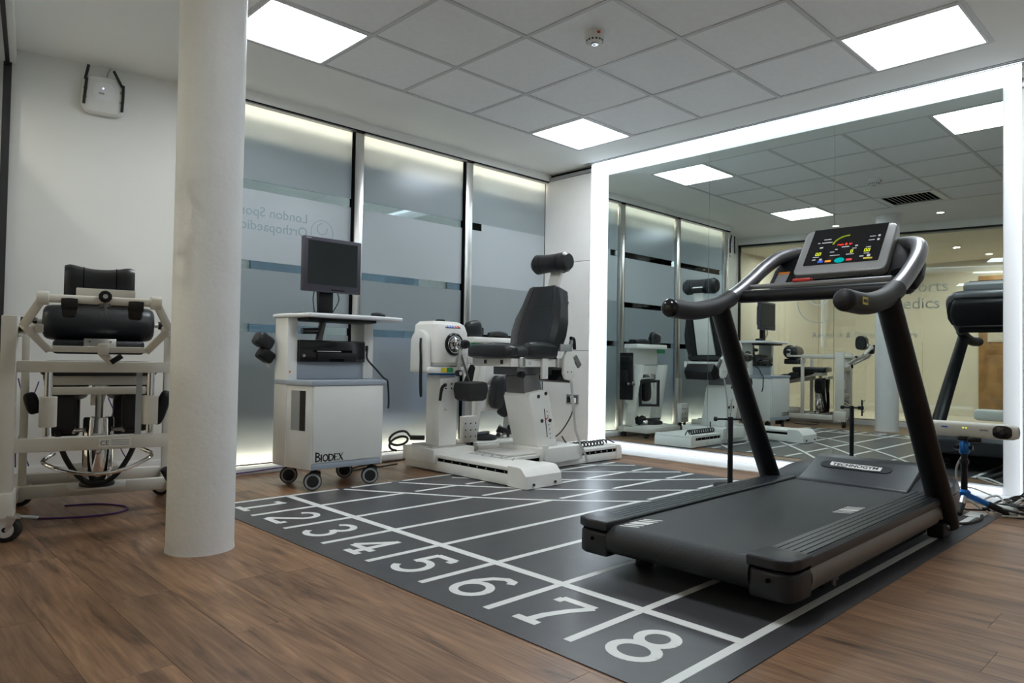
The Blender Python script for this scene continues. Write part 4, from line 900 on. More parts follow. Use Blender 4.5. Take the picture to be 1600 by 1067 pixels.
for sg in (-1, 1):
    m_ = MB(); m_.tube([bp_(sg * hw * .62, v, .0580) for v, hw, dh in secs[1:-1]], .0022, 6, 4); part(CH, 'stitch_line', m_, 'charcoal_plastic', ba)
m_ = MB(); m_.tube([bp_(-.12, .325, .0560), bp_(0, .325, .0525), bp_(.12, .325, .0560)], .0022, 6, 3); part(CH, 'stitch_line', m_, 'charcoal_plastic', ba)
m_ = MB(); m_.prism([bp_(-.10, .02, -.046), bp_(.10, .02, -.046), bp_(.085, .42, -.046), bp_(-.085, .42, -.046)], bn * -.03, .006); bf = part(CH, 'back_frame', m_, 'machine_white')
for y in (-.14, .14):
    m_ = MB(); m_.prism([bp_(y - .032, -.12, -.05), bp_(y + .032, -.12, -.05), bp_(y + .032, .40, -.05), bp_(y - .032, .40, -.05)], bn * -.018, .004); part(CH, 'shoulder_strap', m_, 'strap_black', bf)
m_ = MB(); m_.prism([bp_(-.052, .10, -.060), bp_(.052, .10, -.060), bp_(.052, .70, -.060), bp_(-.052, .70, -.060)], bn * .03, .003); part(CH, 'headrest_post', m_, 'machine_white')
hc = bp_(.005, .690, .025)
m_ = MB(); L_ = []
for k in range(13):
    y = -.175 + .35 * k / 12; e = abs(y) / .175; ra = (.070 + .012 * e ** 2) * (1.0 if e < .9 else .72)
    L_.append([hc + Vector((ra * .92 * math.cos(a), y, ra * math.sin(a))) for a in [2 * PI * i / 20 for i in range(20)]])
m_.loft(L_); hr = part(CH, 'headrest', m_, 'black_leather')
for y in (-.085, .085):
    m_ = MB(); m_.lathe([(.0725, -.0015), (.0735, 0), (.0725, .0015)], hc + Vector((0, y, 0)), (0, 1, 0), 24); part(CH, 'stitch_line', m_, 'charcoal_plastic', hr)
m_ = MB(); m_.box(bp_(0, .665, -.05), (.05, .12, .05), None, .006); part(CH, 'headrest_clamp', m_, 'black_plastic', hr)
# side hub plate, lever, arm, hanging belt
m_ = MB(); m_.prism([(3.925 + a, 3.435, .735 + b) for a, b in ((-.055, .06), (-.02, .115), (.035, .085), (.062, .03), (.058, -.09), (.03, -.115), (-.035, -.105), (-.06, -.06))], (0, .028, 0), .008, 3); hub = part(CH, 'hub_plate', m_, 'machine_white')
for x in (3.905, 3.945):
    m_ = MB(); m_.cyl((x, 3.436, .685), (x, 3.432, .685), .005, seg=8); part(CH, 'screw', m_, 'ink_black', hub)
m_ = MB(); m_.beam((3.82, 3.445, .862), (3.95, 3.445, .862), .030, .055, .008); m_.beam((3.93, 3.44, .86), (3.955, 3.44, .93), .022, .03, .006); part(CH, 'arm_bracket', m_, 'mid_grey', hub)
m_ = MB(); m_.tube([(3.93, 3.432, .935), (3.965, 3.432, .925), (3.975, 3.432, .85)], .013, 10, 4); part(CH, 'release_handle', m_, 'black_plastic', hub)
m_ = MB(); m_.beam((3.985, 3.44, .80), (4.045, 3.44, .725), .045, .018, .005, (0, 1, 0)); part(CH, 'recline_lever', m_, 'grey_plastic')
m_ = MB(); m_.prism([(3.86, 3.50, .62), (4.02, 3.50, .60), (4.06, 3.50, .68), (4.00, 3.50, .76), (3.90, 3.50, .70)], (0, .30, 0), .01); part(CH, 'rear_mechanism', m_, 'black_plastic')
m_ = MB(); m_.loft([[(x - .012, y, z), (x + .012, y, z), (x + .012, y + .003, z), (x - .012, y + .003, z)] for x, y, z in ((3.945, 3.47, .70), (3.94, 3.425, .60), (3.935, 3.40, .42), (3.945, 3.385, .26), (3.985, 3.37, .155), (4.03, 3.355, .075), (4.05, 3.36, .02))]); part(CH, 'lap_belt', m_, 'strap_grey')
m_ = MB(); hx = [(4.02 + .0065 * k, 3.50 + .022 * math.cos(k * 1.05), .130 + .020 * math.sin(k * 1.05)) for k in range(64)]
m_.tube([(3.98, 3.55, .20)] + hx + [(4.46, 3.50, .150), (4.53, 3.48, .118)], .0058, 6, 2); part(CH, 'coiled_cable', m_, 'cable_black')

# ================================================================== ATTACHMENT TROLLEY BEHIND THE CHAIR
AT = thing('attachment_trolley', 'white storage trolley with black limb attachments behind the testing chair', 'trolley', (4.1, 4.25, 0))
for x in (3.76, 4.40):
    m_ = MB(); m_.prism([(x, y, z) for y, z in ((4.26, .06), (4.36, .06), (4.25, .74), (4.16, .74))], (.10, 0, 0), .004); part(AT, 'leg', m_, 'machine_white')
m_ = MB(); m_.b2((3.62, 4.06, .055), (4.52, 4.12, .105), .004); m_.b2((3.62, 4.36, .055), (4.52, 4.42, .105), .004); m_.b2((3.62, 4.12, .055), (3.68, 4.36, .105), .004); m_.b2((4.46, 4.12, .055), (4.52, 4.36, .105), .004); part(AT, 'base_frame', m_, 'machine_white')
m_ = MB(); m_.b2((3.66, 4.10, .105), (4.50, 4.40, .118), .003); part(AT, 'base_shelf', m_, 'machine_white')
for z0, z1 in ((.34, .55), (.56, .73), (.74, .935)):
    m_ = MB(); m_.b2((3.74, 4.305, z0), (4.50, 4.345, z1), .005); part(AT, 'back_panel', m_, 'machine_white')
m_ = MB(); m_.b2((3.70, 4.20, .905), (4.52, 4.36, .950), .008); part(AT, 'top_shelf', m_, 'head_white')
for x, y in ((3.68, 4.10), (4.46, 4.10), (3.68, 4.38), (4.46, 4.38)):
    m_ = MB(); m_.cyl((x - .012, y, .027), (x + .012, y, .027), .027, seg=18, bev=.004); part(AT, 'caster', m_, 'black_rubber')
m_ = MB(); m_.b2((3.83, 4.285, .50), (3.845, 4.303, .64)); m_.b2((3.84, 4.285, .625), (3.92, 4.303, .64)); part(AT, 'steel_hook', m_, 'steel')
m_ = MB(); m_.b2((3.70, 4.225, .86), (3.90, 4.24, .90), .002); part(AT, 'green_label', m_, 'green_print')
for o in AT.children:
    bmx = bmesh.new(); bmx.from_mesh(o.data)
    for v in bmx.verts: v.co.x = -.44 + (v.co.x + .44) * .66; v.co.y += .04
    bmx.to_mesh(o.data); bmx.free()
AG = 'black attachments kept on the white trolley'
def attach(name, label, cat, loc): return thing(name, label, cat, loc, 0, AG)
A = attach('leg_pad', 'round black pad standing on the trolley top beside the chair back', 'pad', (3.79, 4.27, .95))
m_ = MB(); m_.pillow((3.77, 4.34, 1.01), (.16, .08, .15), (0, -.2, 0), .6); part(A, 'cushion', m_, 'black_leather')
m_ = MB(); m_.cyl((3.86, 4.34, .956), (3.86, 4.34, 1.03), .016, seg=12); m_.b2((3.74, 4.31, .951), (3.88, 4.37, .958)); part(A, 'stem', m_, 'black_plastic')
A = attach('handle_attachment', 'low black handle attachment lying on the trolley top', 'handle', (4.05, 4.28, .95))
m_ = MB(); m_.tube([(3.92, 4.32, .973), (3.99, 4.31, .985), (4.06, 4.32, .985), (4.13, 4.33, .973)], .02, 10, 5); part(A, 'grip', m_, 'black_rubber')
m_ = MB(); m_.box((4.08, 4.37, .977), (.14, .07, .045), None, .012); part(A, 'bracket', m_, 'black_plastic')
A = attach('foot_plate', 'tall dark foot plate hung on the trolley side facing the mirror', 'foot plate', (4.22, 4.32, .36))
m_ = MB(); m_.b2((4.225, 4.28, .38), (4.26, 4.43, .86), .008); part(A, 'plate', m_, 'black_plastic')
m_ = MB(); m_.box((4.273, 4.36, .62), (.03, .09, .12), (0, .1, 0), .01); m_.box((4.27, 4.34, .80), (.04, .12, .05), (0, .3, 0), .01); part(A, 'strap_block', m_, 'black_rubber')
m_ = MB(); m_.cyl((4.255, 4.33, .54), (4.22, 4.27, .555), .022, seg=12); part(A, 'arm', m_, 'dark_steel')
A = attach('loop_handle', 'square black loop handle sticking out from the trolley', 'handle', (4.17, 4.12, .33))
m_ = MB(); m_.tube([(4.17, 4.24, .57), (4.17, 4.02, .58), (4.17, 4.02, .34), (4.17, 4.23, .33), (4.17, 4.24, .57)], .019, 10, 1); part(A, 'loop', m_, 'black_rubber')
m_ = MB(); m_.cyl((4.17, 4.27, .59), (4.17, 4.06, .61), .012, seg=10); part(A, 'rod', m_, 'steel')
A = attach('knee_pad', 'dark curved pad hanging under the chair in front of the trolley', 'pad', (3.93, 4.24, .30))
m_ = MB(); m_.pillow((4.00, 4.29, .50), (.12, .09, .28), (0, .1, 0), .55); part(A, 'cushion', m_, 'black_leather')
m_ = MB(); m_.b2((3.98, 4.33, .45), (4.03, 4.375, .50)); part(A, 'bracket', m_, 'steel')
A = attach('elbow_support', 'small black elbow support low at the right of the trolley', 'pad', (4.28, 4.22, .30))
m_ = MB(); m_.pillow((4.12, 4.33, .50), (.10, .07, .22), (0, -.25, 0), .5); m_.pillow((4.12, 4.33, .36), (.10, .07, .14), (0, .5, 0), .5); part(A, 'cushion', m_, 'black_rubber')
m_ = MB(); m_.cyl((4.075, 4.335, .61), (4.18, 4.335, .63), .018, seg=12); part(A, 'rod', m_, 'dark_steel')
A = attach('round_base_plate', 'flat round black plate on the bottom shelf of the trolley', 'base plate', (3.92, 4.24, .118))
m_ = MB(); m_.lathe([(.13, 0), (.135, .012), (.13, .028), (.08, .040), (.03, .042)], (3.86, 4.33, .119), seg=32); part(A, 'disc', m_, 'black_rubber')
m_ = MB(); m_.box((3.84, 4.30, .172), (.18, .04, .020), (0, 0, .2), .004); part(A, 'bar', m_, 'dark_steel')
A = attach('wrist_bracket', 'jumble of steel and black brackets on the lower trolley shelf', 'bracket', (4.32, 4.22, .118))
m_ = MB(); m_.cyl((4.0, 4.27, .145), (4.15, 4.33, .17), .022, seg=12); m_.cyl((4.05, 4.24, .14), (4.11, 4.37, .21), .014, seg=10); part(A, 'rods', m_, 'steel')
m_ = MB(); m_.box((4.08, 4.29, .17), (.12, .06, .06), (.3, .3, 0), .012); m_.cyl((4.14, 4.29, .15), (4.17, 4.29, .21), .03, seg=14); part(A, 'clamp', m_, 'black_plastic')
# ================================================================== PADDED TRACTION FRAME (far left)
PF = thing('padded_lift_frame', 'ivory steel patient frame with black rolls and chrome jack behind the column', 'patient frame', (0.93, 3.75, 0), -0.22, None, world=False)
IV = 'machine_ivory'
for s_ in (-1, 1):
    m_ = MB(); m_.b2((s_ * .335 - .027, -.325, .10), (s_ * .335 + .027, -.225, .925), .005); post = part(PF, 'post', m_, IV)
    m_ = MB(); m_.b2((s_ * .335 - .036, -.345, .075), (s_ * .335 + .036, -.205, .20), .008); part(PF, 'post_shoe', m_, IV, post)
    m_ = MB(); m_.b2((s_ * .335 - .027, -.20, .09), (s_ * .335 + .027, .56, .150), .005); part(PF, 'base_rail', m_, IV)
    m_ = MB(); m_.b2((s_ * .335 - .022, -.225, .845), (s_ * .335 + .022, .16, .895), .005); part(PF, 'top_rail', m_, IV)
    m_ = MB(); m_.b2((s_ * .30 - .016, .14, .15), (s_ * .30 + .016, .18, .86), .004); part(PF, 'rear_post', m_, IV)
    m_ = MB(); m_.cyl((s_ * .195, -.245, .40), (s_ * .195, -.245, .73), .0155, seg=16); rod = part(PF, 'guide_rod', m_, 'chrome')
    m_ = MB(); m_.cyl((s_ * .195, -.245, .455), (s_ * .195, -.245, .585), .033, seg=20, bev=.003); part(PF, 'sleeve', m_, IV, rod)
    for ly in (-.285, .50):
        m_ = MB(); m_.cyl((s_ * .32 - .006, ly - .053, .052), (s_ * .32 + .006, ly - .017, .052), .052, seg=26, bev=.009); w = part(PF, 'caster', m_, 'black_rubber')
        m_ = MB(); m_.cyl((s_ * .32 - .0068, ly - .056, .052), (s_ * .32 + .0068, ly - .014, .052), .033, seg=20); part(PF, 'wheel_hub', m_, 'steel', w)
        m_ = MB(); m_.cyl((s_ * .32 - .0078, ly - .060, .052), (s_ * .32 + .0078, ly - .010, .052), .010, seg=12); part(PF, 'axle', m_, 'black_plastic', w)
        m_ = MB(); m_.prism([(s_ * .32 + a, ly - .066, z) for a, z in ((-.007, .048), (.007, .048), (.032, .097), (.006, .099))], (0, .004, 0)); m_.prism([(s_ * .32 + a, ly - .008, z) for a, z in ((-.007, .048), (.007, .048), (.032, .097), (.006, .099))], (0, .004, 0)); m_.b2((s_ * .32 - .02, ly - .066, .094), (s_ * .32 + .045, ly - .004, .101)); m_.cyl((s_ * .32 + .012, ly - .035, .098), (s_ * .32 + .012, ly - .035, .108), .030, seg=18); part(PF, 'caster_fork', m_, 'steel', w)
        if ly < 0:
            m_ = MB(); m_.box((s_ * .32 + .055, ly + .01, .086), (.10, .032, .008), (0, .12, -.2), .002); part(PF, 'brake_lever', m_, 'mid_grey', w)
m_ = MB(); m_.b2((-.31, -.30, .690), (.31, -.25, .738), .004); part(PF, 'cross_beam', m_, IV)
cb2 = MB(); cb2.b2((-.31, -.30, .355), (.31, -.25, .412), .004); cb2 = part(PF, 'cross_beam', cb2, IV)
m_ = MB(); m_.b2((-.005, -.3025, .365), (.12, -.3005, .402)); stk = part(PF, 'rating_label', m_, 'paper_white', cb2)
part(PF, 'rating_mark', text_mb('CE', .028, (.0, -.3030, .374), (1, 0, 0), (0, 0, 1), .0003), 'ink_black', cb2)
m_ = MB()
for k in range(4): m_.b2((.042, -.3032, .372 + k * .007), (.112, -.3028, .3745 + k * .007))
o = part(PF, 'label_lines', m_, 'grey_print', cb2); o['kind'] = 'stuff'
m_ = MB(); m_.b2((-.31, .10, .092), (.31, .15, .150), .004); bb = part(PF, 'base_beam', m_, IV)
m_ = MB(); m_.prism([(-.11, -.08, .146), (.11, -.08, .146), (.13, .12, .146), (-.13, .12, .146)], (0, 0, .008)); part(PF, 'jack_plate', m_, IV, bb)
m_ = MB(); m_.b2((-.31, .50, .092), (.31, .55, .150), .004); part(PF, 'base_beam', m_, IV)
m_ = MB(); m_.b2((-.12, .24, .150), (.10, .42, .205), .006); part(PF, 'base_box', m_, IV)
# chrome jack
m_ = MB(); m_.lathe([(.060, .0), (.064, .01), (.064, .305), (.061, .315), (.05, .317)], (0, 0, .158), seg=32); jk = part(PF, 'jack_cylinder', m_, 'chrome')
m_ = MB(); m_.lathe([(.072, 0), (.074, .012), (.066, .02)], (0, 0, .154), seg=28); part(PF, 'jack_foot', m_, 'black_rubber', jk)
m_ = MB(); m_.cyl((0, 0, .47), (0, 0, .665), .017, seg=18); part(PF, 'jack_ram', m_, 'steel', jk)
for s_ in (-1, 1):
    m_ = MB(); m_.cyl((s_ * .06, -.01, .415), (s_ * .105, -.02, .415), .009, seg=10); m_.cyl((s_ * .10, -.02, .40), (s_ * .10, -.02, .43), .007, seg=10); part(PF, 'jack_lug', m_, 'steel', jk)
m_ = MB(); m_.tube([(-.17, -.20, .335), (-.205, -.27, .305), (-.10, -.33, .268), (0, -.345, .258), (.10, -.33, .270), (.205, -.27, .315), (.17, -.20, .340)], .0085, 10, 6); part(PF, 'foot_pedal_bar', m_, 'chrome')
m_ = MB(); m_.tube([(-.165, -.06, .42), (-.13, -.07, .30), (-.065, -.08, .20), (0, -.085, .175), (.065, -.08, .20), (.13, -.07, .30), (.165, -.06, .42)], .020, 10, 6, flat=.6); part(PF, 'hanging_strap', m_, 'strap_black')
m_ = MB(); m_.b2((.135, -.262, .40), (.160, -.256, .72)); part(PF, 'ruler', m_, 'mid_grey')
m_ = MB(); m_.b2((-.20, -.05, .625), (.20, .20, .668), .004); part(PF, 'seat_carrier', m_, IV)
m_ = MB(); m_.b2((-.185, -.12, .585), (.185, -.09, .620), .004); part(PF, 'carrier_rail', m_, IV)
m_ = MB(); m_.b2((-.235, -.10, .670), (.235, .30, .735), .02, 3); part(PF, 'seat_pad', m_, 'black_leather')
# leg cushions running to the wall
for s_ in (-1, 1):
    for k, (ly, z) in enumerate(((.12, .672), (.28, .628), (.44, .585))):
        m_ = MB(); m_.pillow((s_ * .135, ly, z), (.19, .165, .095), (-.26, 0, 0), .5); part(PF, 'leg_cushion', m_, 'black_leather')
    m_ = MB(); m_.box((s_ * .14, .53, .45), (.13, .055, .23), (.12, 0, 0), .015); part(PF, 'foot_support', m_, 'black_plastic')
    m_ = MB(); m_.pillow((s_ * .155, -.02, .50), (.13, .12, .19), None, .45); part(PF, 'thigh_pad', m_, 'black_rubber')
    m_ = MB(); m_.pillow((s_ * .262, -.03, .545 if s_ < 0 else .515), (.055, .08, .10 if s_ < 0 else .17), (0, .3 * s_, 0), .6); part(PF, 'side_wing', m_, 'black_plastic')
m_ = MB(); m_.beam((0, .06, .60), (0, .50, .52), .06, .05, .005); part(PF, 'leg_arm', m_, IV)
# big roll cushion
m_ = MB(); L_ = []
RP = [(.247, .035), (.245, .058), (.238, .074), (.226, .083), (.208, .0875), (.17, .089), (.09, .0895)]
for x, ra in [(-a, b) for a, b in RP] + [(0, .0895)] + list(reversed(RP)):
    L_.append([(x, .33 + ra * math.cos(a), .925 + ra * math.sin(a)) for a in [2 * PI * i / 28 for i in range(28)]])
m_.loft(L_); rl = part(PF, 'roll_cushion', m_, 'black_leather')
m_ = MB(); m_.cyl((-.325, .33, .925), (.325, .33, .925), .013, seg=12); part(PF, 'roll_axle', m_, 'steel', rl)
for s_ in (-1, 1):
    m_ = MB(); m_.cyl((s_ * .268, .33, .925), (s_ * .335, .33, .925), .021, seg=14); part(PF, 'roll_collar', m_, 'black_plastic', rl)
    m_ = MB(); m_.b2((s_ * .30 - .018, .31, .86), (s_ * .30 + .018, .35, .955), .004); m_.b2((s_ * .30 - .014, .14, .86), (s_ * .30 + .014, .34, .885), .003); part(PF, 'roll_bracket', m_, IV)
m_ = MB(); m_.b2((-.20, .24, .768), (.20, .41, .838), .018, 3); part(PF, 'belly_pad', m_, 'black_leather')
m_ = MB(); m_.b2((-.07, .19, .775), (.07, .236, .845), .003); mp_ = part(PF, 'mount_plate', m_, 'steel')
for x, z in ((-.045, .79), (.045, .79), (-.045, .83), (.045, .83)):
    m_ = MB(); m_.cyl((x, .19, z), (x, .186, z), .005, seg=8); part(PF, 'screw', m_, 'dark_steel', mp_)
# hexagonal head bracket rising toward the camera
HX = [(-.213, -.60, .985), (-.275, -.52, .880), (-.200, -.36, .790), (.170, -.36, .790), (.238, -.52, .880), (.180, -.60, .985)]
for k in range(5):
    m_ = MB()
    if k == 2: m_.beam(HX[2], HX[3], .032, .026, .003, (0, 0, 1))
    else: m_.beam(HX[k], HX[k + 1], .030, .034, .004, (0, 1, 0))
    part(PF, 'bracket_bar', m_, IV)
m_ = MB(); m_.cyl((-.20, -.60, .985), (.168, -.60, .985), .0165, seg=18); hb = part(PF, 'head_bar', m_, IV)
for s_ in (-1, 1):
    m_ = MB(); m_.cyl((s_ * .175 - .017, -.60, .985), (s_ * .216 - .017, -.60, .985), .027, seg=20, bev=.003); part(PF, 'bar_sleeve', m_, IV, hb)
    m_ = MB(); m_.cyl((s_ * .275, -.52, .905), (s_ * .235, -.53, .905), .008, seg=10); part(PF, 'lock_pin', m_, 'steel', hb)
    m_ = MB(); m_.lathe([(.020, -.028), (.026, -.027), (.027, 0), (.026, .027), (.020, .028)], (s_ * .115 - .01, -.595, .972), (1, 0, 0), 18); m_.pillow((s_ * .115 - .01, -.575, .955), (.052, .05, .085), None, .4); part(PF, 'velcro_strap', m_, 'strap_black', hb)
    m_ = MB(); m_.beam((s_ * .225, -.50, .87), (s_ * .30, -.22, .87), .03, .035, .004); part(PF, 'bracket_arm', m_, IV)
    m_ = MB(); m_.cyl((s_ * .262, -.45, .870), (s_ * .292, -.45, .870), .014, seg=14); part(PF, 'pivot_knob', m_, 'black_plastic')
m_ = MB(); m_.b2((-.105, -.560, .990), (.105, -.545, 1.035), .004); part(PF, 'head_plate', m_, IV)
m_ = MB(); m_.cyl((-.005, -.64, 1.000), (-.005, -.60, 1.000), .024, .024, 10, .004); kn = part(PF, 'clamp_knob', m_, 'black_plastic')
m_ = MB(); m_.cyl((-.005, -.642, 1.000), (-.005, -.639, 1.000), .009, seg=14); part(PF, 'knob_cap', m_, 'steel', kn)
m_ = MB(); m_.box((-.005, -.615, .952), (.012, .010, .05), None, .003); m_.lathe([(.022, 0), (.022, .01)], (-.005, -.60, .962), seg=14); part(PF, 'bolt', m_, 'dark_steel', kn)
m_ = MB(); L_ = []
for k in range(15):
    x = -.125 + .25 * k / 14; e = abs(x) / .125; zr = .080 + .014 * e ** 2; yr = .066
    if e > .93: zr *= .84; yr *= .78
    elif e > .8: zr *= .965; yr *= .95
    L_.append([(x - .022, -.475 + yr * math.copysign(abs(math.cos(a)) ** .7, math.cos(a)), 1.040 + .010 * e * e + zr * math.copysign(abs(math.sin(a)) ** .7, math.sin(a))) for a in [2 * PI * i / 24 for i in range(24)]])
m_.loft(L_); hh = part(PF, 'headrest', m_, 'black_leather')
for x in (-.058, .058):
    m_ = MB(); m_.tube([(x - .022, -.475 + .0675 * math.copysign(abs(math.cos(a)) ** .7, math.cos(a)), 1.0425 + .0835 * math.copysign(abs(math.sin(a)) ** .7, math.sin(a))) for a in [PI * .02 + PI * 1.0 * i / 16 for i in range(17)]], .0018, 5, 1); part(PF, 'stitch_line', m_, 'seam_dark', hh)
m_ = MB(); m_.b2((-.02, -.40, .765), (.02, -.345, .815), .004); m_.beam((.0, -.37, .77), (.035, -.30, .735), .03, .02, .003); lt = part(PF, 'latch', m_, IV)
m_ = MB(); m_.cyl((.030, -.375, .735), (.070, -.375, .765), .012, .012, 10, .003); part(PF, 'latch_grip', m_, 'black_plastic', lt)

# cables trailing under the frame
m_ = MB(); m_.tube([(0.66, 3.98, .004), (0.75, 3.86, .004), (0.92, 3.78, .004), (1.06, 3.80, .004), (1.10, 3.92, .004), (1.02, 4.06, .004), (0.88, 4.12, .004)], .0045, 7, 8); single('purple_cable', m_, 'cable_purple', 'thin purple cable looped on the wood floor under the patient frame', 'cable', (0.9, 3.9, 0))
PC = thing('network_cables', 'thin purple network cables hanging down the wall behind the patient frame', 'cable', (0.80, 4.90, 0))
for k, pts in enumerate(([(.80, 4.93, .62), (.84, 4.92, .42), (.82, 4.91, .25), (.86, 4.90, .11)], [(.90, 4.92, .60), (.84, 4.91, .40), (.80, 4.92, .22), (.80, 4.93, .105)], [(1.25, 4.85, .50), (1.30, 4.84, .36), (1.32, 4.835, .2), (1.36, 4.82, .11)], [(1.32, 4.84, .52), (1.27, 4.845, .38), (1.25, 4.85, .28)])):
    m_ = MB(); m_.tube(pts, .0035, 6, 6); part(PC, 'cable', m_, 'cable_purple')
m_ = MB(); m_.tube([(1.80, 4.452, .018), (2.0, 4.450, .022), (2.2, 4.450, .030), (2.42, 4.455, .018)], .0045, 6, 5); single('purple_patch_lead', m_, 'cable_purple', 'purple lead running along the white trunking by the column', 'cable', (2.1, 4.45, .0))
m_ = MB(); m_.tube([(2.42, 4.02, .05), (2.55, 4.15, .012), (2.70, 4.22, .008), (2.82, 4.20, .008), (2.93, 4.17, .02)], .006, 7, 6); single('cart_power_cable', m_, 'cable_black', 'black cable on the floor from the cart to the dynamometer', 'cable', (2.7, 4.15, 0))
m_ = MB(); m_.tube([(2.50, 4.05, .10), (2.60, 4.25, .014), (2.85, 4.36, .007), (3.3, 4.40, .007)], .006, 7, 6); single('trunking_power_cable', m_, 'cable_black', 'black cable on the floor running along the white trunking', 'cable', (2.9, 4.35, 0))
# dark strap foot by the column base
SB = thing('floor_strap', 'small black strap with buckle on the frame base by the column', 'strap', (1.25, 3.62, .15))
m_ = MB(); m_.box((1.215, 3.66, .185), (.035, .05, .075), (0, -.5, 0), .008); part(SB, 'webbing', m_, 'strap_black')
m_ = MB(); m_.box((1.243, 3.655, .180), (.012, .04, .05), (0, .2, 0), .002); part(SB, 'buckle', m_, 'steel')

# ================================================================== WIRELESS ACCESS POINT
uA = Vector((.979, -.204, 0)).normalized(); nA = Vector((-.204, -.979, 0)).normalized(); cA = Vector((1.19, 4.9167, 2.365)) + nA * .002
AP = thing('wireless_access_point', 'white wireless access point with black antennas high on the wall', 'router', tuple(cA))
def ap(u, v, h): return cA + uA * u + Vector((0, 0, v)) + nA * h
m_ = MB(); m_.loft([[ap(s_ * a, s_ * b, h) for a, b in rr(1, 1, .24)] for s_, h in ((.236, .0), (.240, .012), (.232, .030), (.215, .042), (.19, .046))]); bd = part(AP, 'case', m_, 'smoke_white')
m_ = MB(); m_.loft([[ap(s_ * a, .018 + s_ * b, h) for a, b in rr(1, 1, .35)] for s_, h in ((.115, .0455), (.115, .0475), (.108, .0485))]); part(AP, 'centre_cap', m_, 'frame_white', bd)
m_ = MB(); m_.cyl(ap(-.003, .038, .047), ap(-.003, .038, .0495), .004, seg=12); part(AP, 'status_light', m_, 'led_violet', bd)
m_ = MB(); m_.box(ap(-.012, .006, .0488), (.030, .001, .012), Matrix((uA, nA, Vector((0, 0, 1)))).transposed()); part(AP, 'brand_mark', m_, 'mid_grey', bd)
for pts in ([(-.104, -.075), (-.096, .03), (-.092, .085)], [(-.100, .075), (-.084, .165)], [(.100, -.09), (.104, .0), (.104, .075)], [(.098, .065), (.050, .155)]):
    m_ = MB(); m_.tube([ap(a, b, .056) for a, b in pts], .0085, 8, 1); part(AP, 'antenna', m_, 'ink_black')
for u, v in ((-.098, .025), (-.10, -.03), (.098, .03), (.098, -.03)):
    m_ = MB(); m_.cyl(ap(u - .012, v, .046), ap(u + .012, v, .046), .006, seg=8); part(AP, 'antenna_joint', m_, 'mid_grey', bd)
m_ = MB(); m_.tube([ap(.015, .11, .01), ap(.02, .15, .012), ap(.035, .185, .006)], .004, 6, 5); part(AP, 'feed_cable', m_, 'strap_grey')

# ================================================================== SMOKE DETECTOR
SD = thing('smoke_detector', 'round white smoke detector on a ceiling tile', 'smoke detector', (2.945, 2.43, CE))
m_ = MB(); m_.lathe([(.055, .001), (.055, -.032), (.052, -.036), (.040, -.036)], (2.945, 2.43, CE + .003), seg=32); part(SD, 'base', m_, 'smoke_white')
m_ = MB(); m_.lathe([(.046, -.033), (.045, -.050), (.034, -.060), (.020, -.062)], (2.945, 2.43, CE + .003), seg=32); b_ = part(SD, 'head', m_, 'smoke_white')
for k in range(14):
    a = 2 * PI * k / 14; m_ = MB(); m_.box((2.945 + .0435 * math.cos(a), 2.43 + .0435 * math.sin(a), CE - .045), (.006, .010, .008), (0, 0, a)); part(SD, 'vent_slot', m_, 'ink_black', b_)
m_ = MB(); m_.cyl((2.945, 2.43, CE - .058), (2.945, 2.43, CE - .0615), .022, seg=20); part(SD, 'lens', m_, 'screen_off', b_)
m_ = MB(); m_.lathe([(.010, -.0610), (.016, -.0615), (.016, -.0665), (.010, -.0665)], (2.945, 2.43, CE + .003), seg=20, ring=True); part(SD, 'lens_ring', m_, 'chrome', b_)
m_ = MB(); m_.b2((2.91, 2.374, CE - .024), (2.925, 2.385, CE - .012)); part(SD, 'mark', m_, 'red_plastic', b_)

# ================================================================== WALL SOCKET
WS = thing('wall_socket', 'steel double wall socket with a white plug on the pier', 'socket', (4.95, 4.288, .415))
m_ = MB(); m_.b2((4.942, 4.215, .372), (4.950, 4.360, .458), .003); fp = part(WS, 'face_plate', m_, 'socket_steel')
for y in (4.255, 4.322):
    m_ = MB(); m_.b2((4.938, y - .024, .385), (4.943, y + .024, .440), .002); part(WS, 'outlet', m_, 'ink_black', fp)
for y in (4.275, 4.30):
    m_ = MB(); m_.b2((4.935, y - .007, .425), (4.939, y + .007, .445)); part(WS, 'switch', m_, 'paper_white', fp)
PG = thing('mains_plug', 'white mains plug with black cable in the pier socket', 'plug', (4.92, 4.255, .40))
m_ = MB(); m_.b2((4.905, 4.232, .383), (4.9375, 4.278, .432), .006); part(PG, 'plug_body', m_, 'paper_white')
m_ = MB(); m_.tube([(4.92, 4.255, .385), (4.915, 4.26, .30), (4.88, 4.29, .20), (4.80, 4.32, .10), (4.62, 4.34, .02)], .006, 7, 6); part(PG, 'cord', m_, 'cable_black')
TK = thing('door_contact', 'small dark fitting at the top of the right wall edge', 'fitting', (4.95, .855, 2.42))
m_ = MB(); m_.b2((4.938, .835, 2.40), (4.950, .872, 2.46), .003); part(TK, 'case', m_, 'dark_steel')

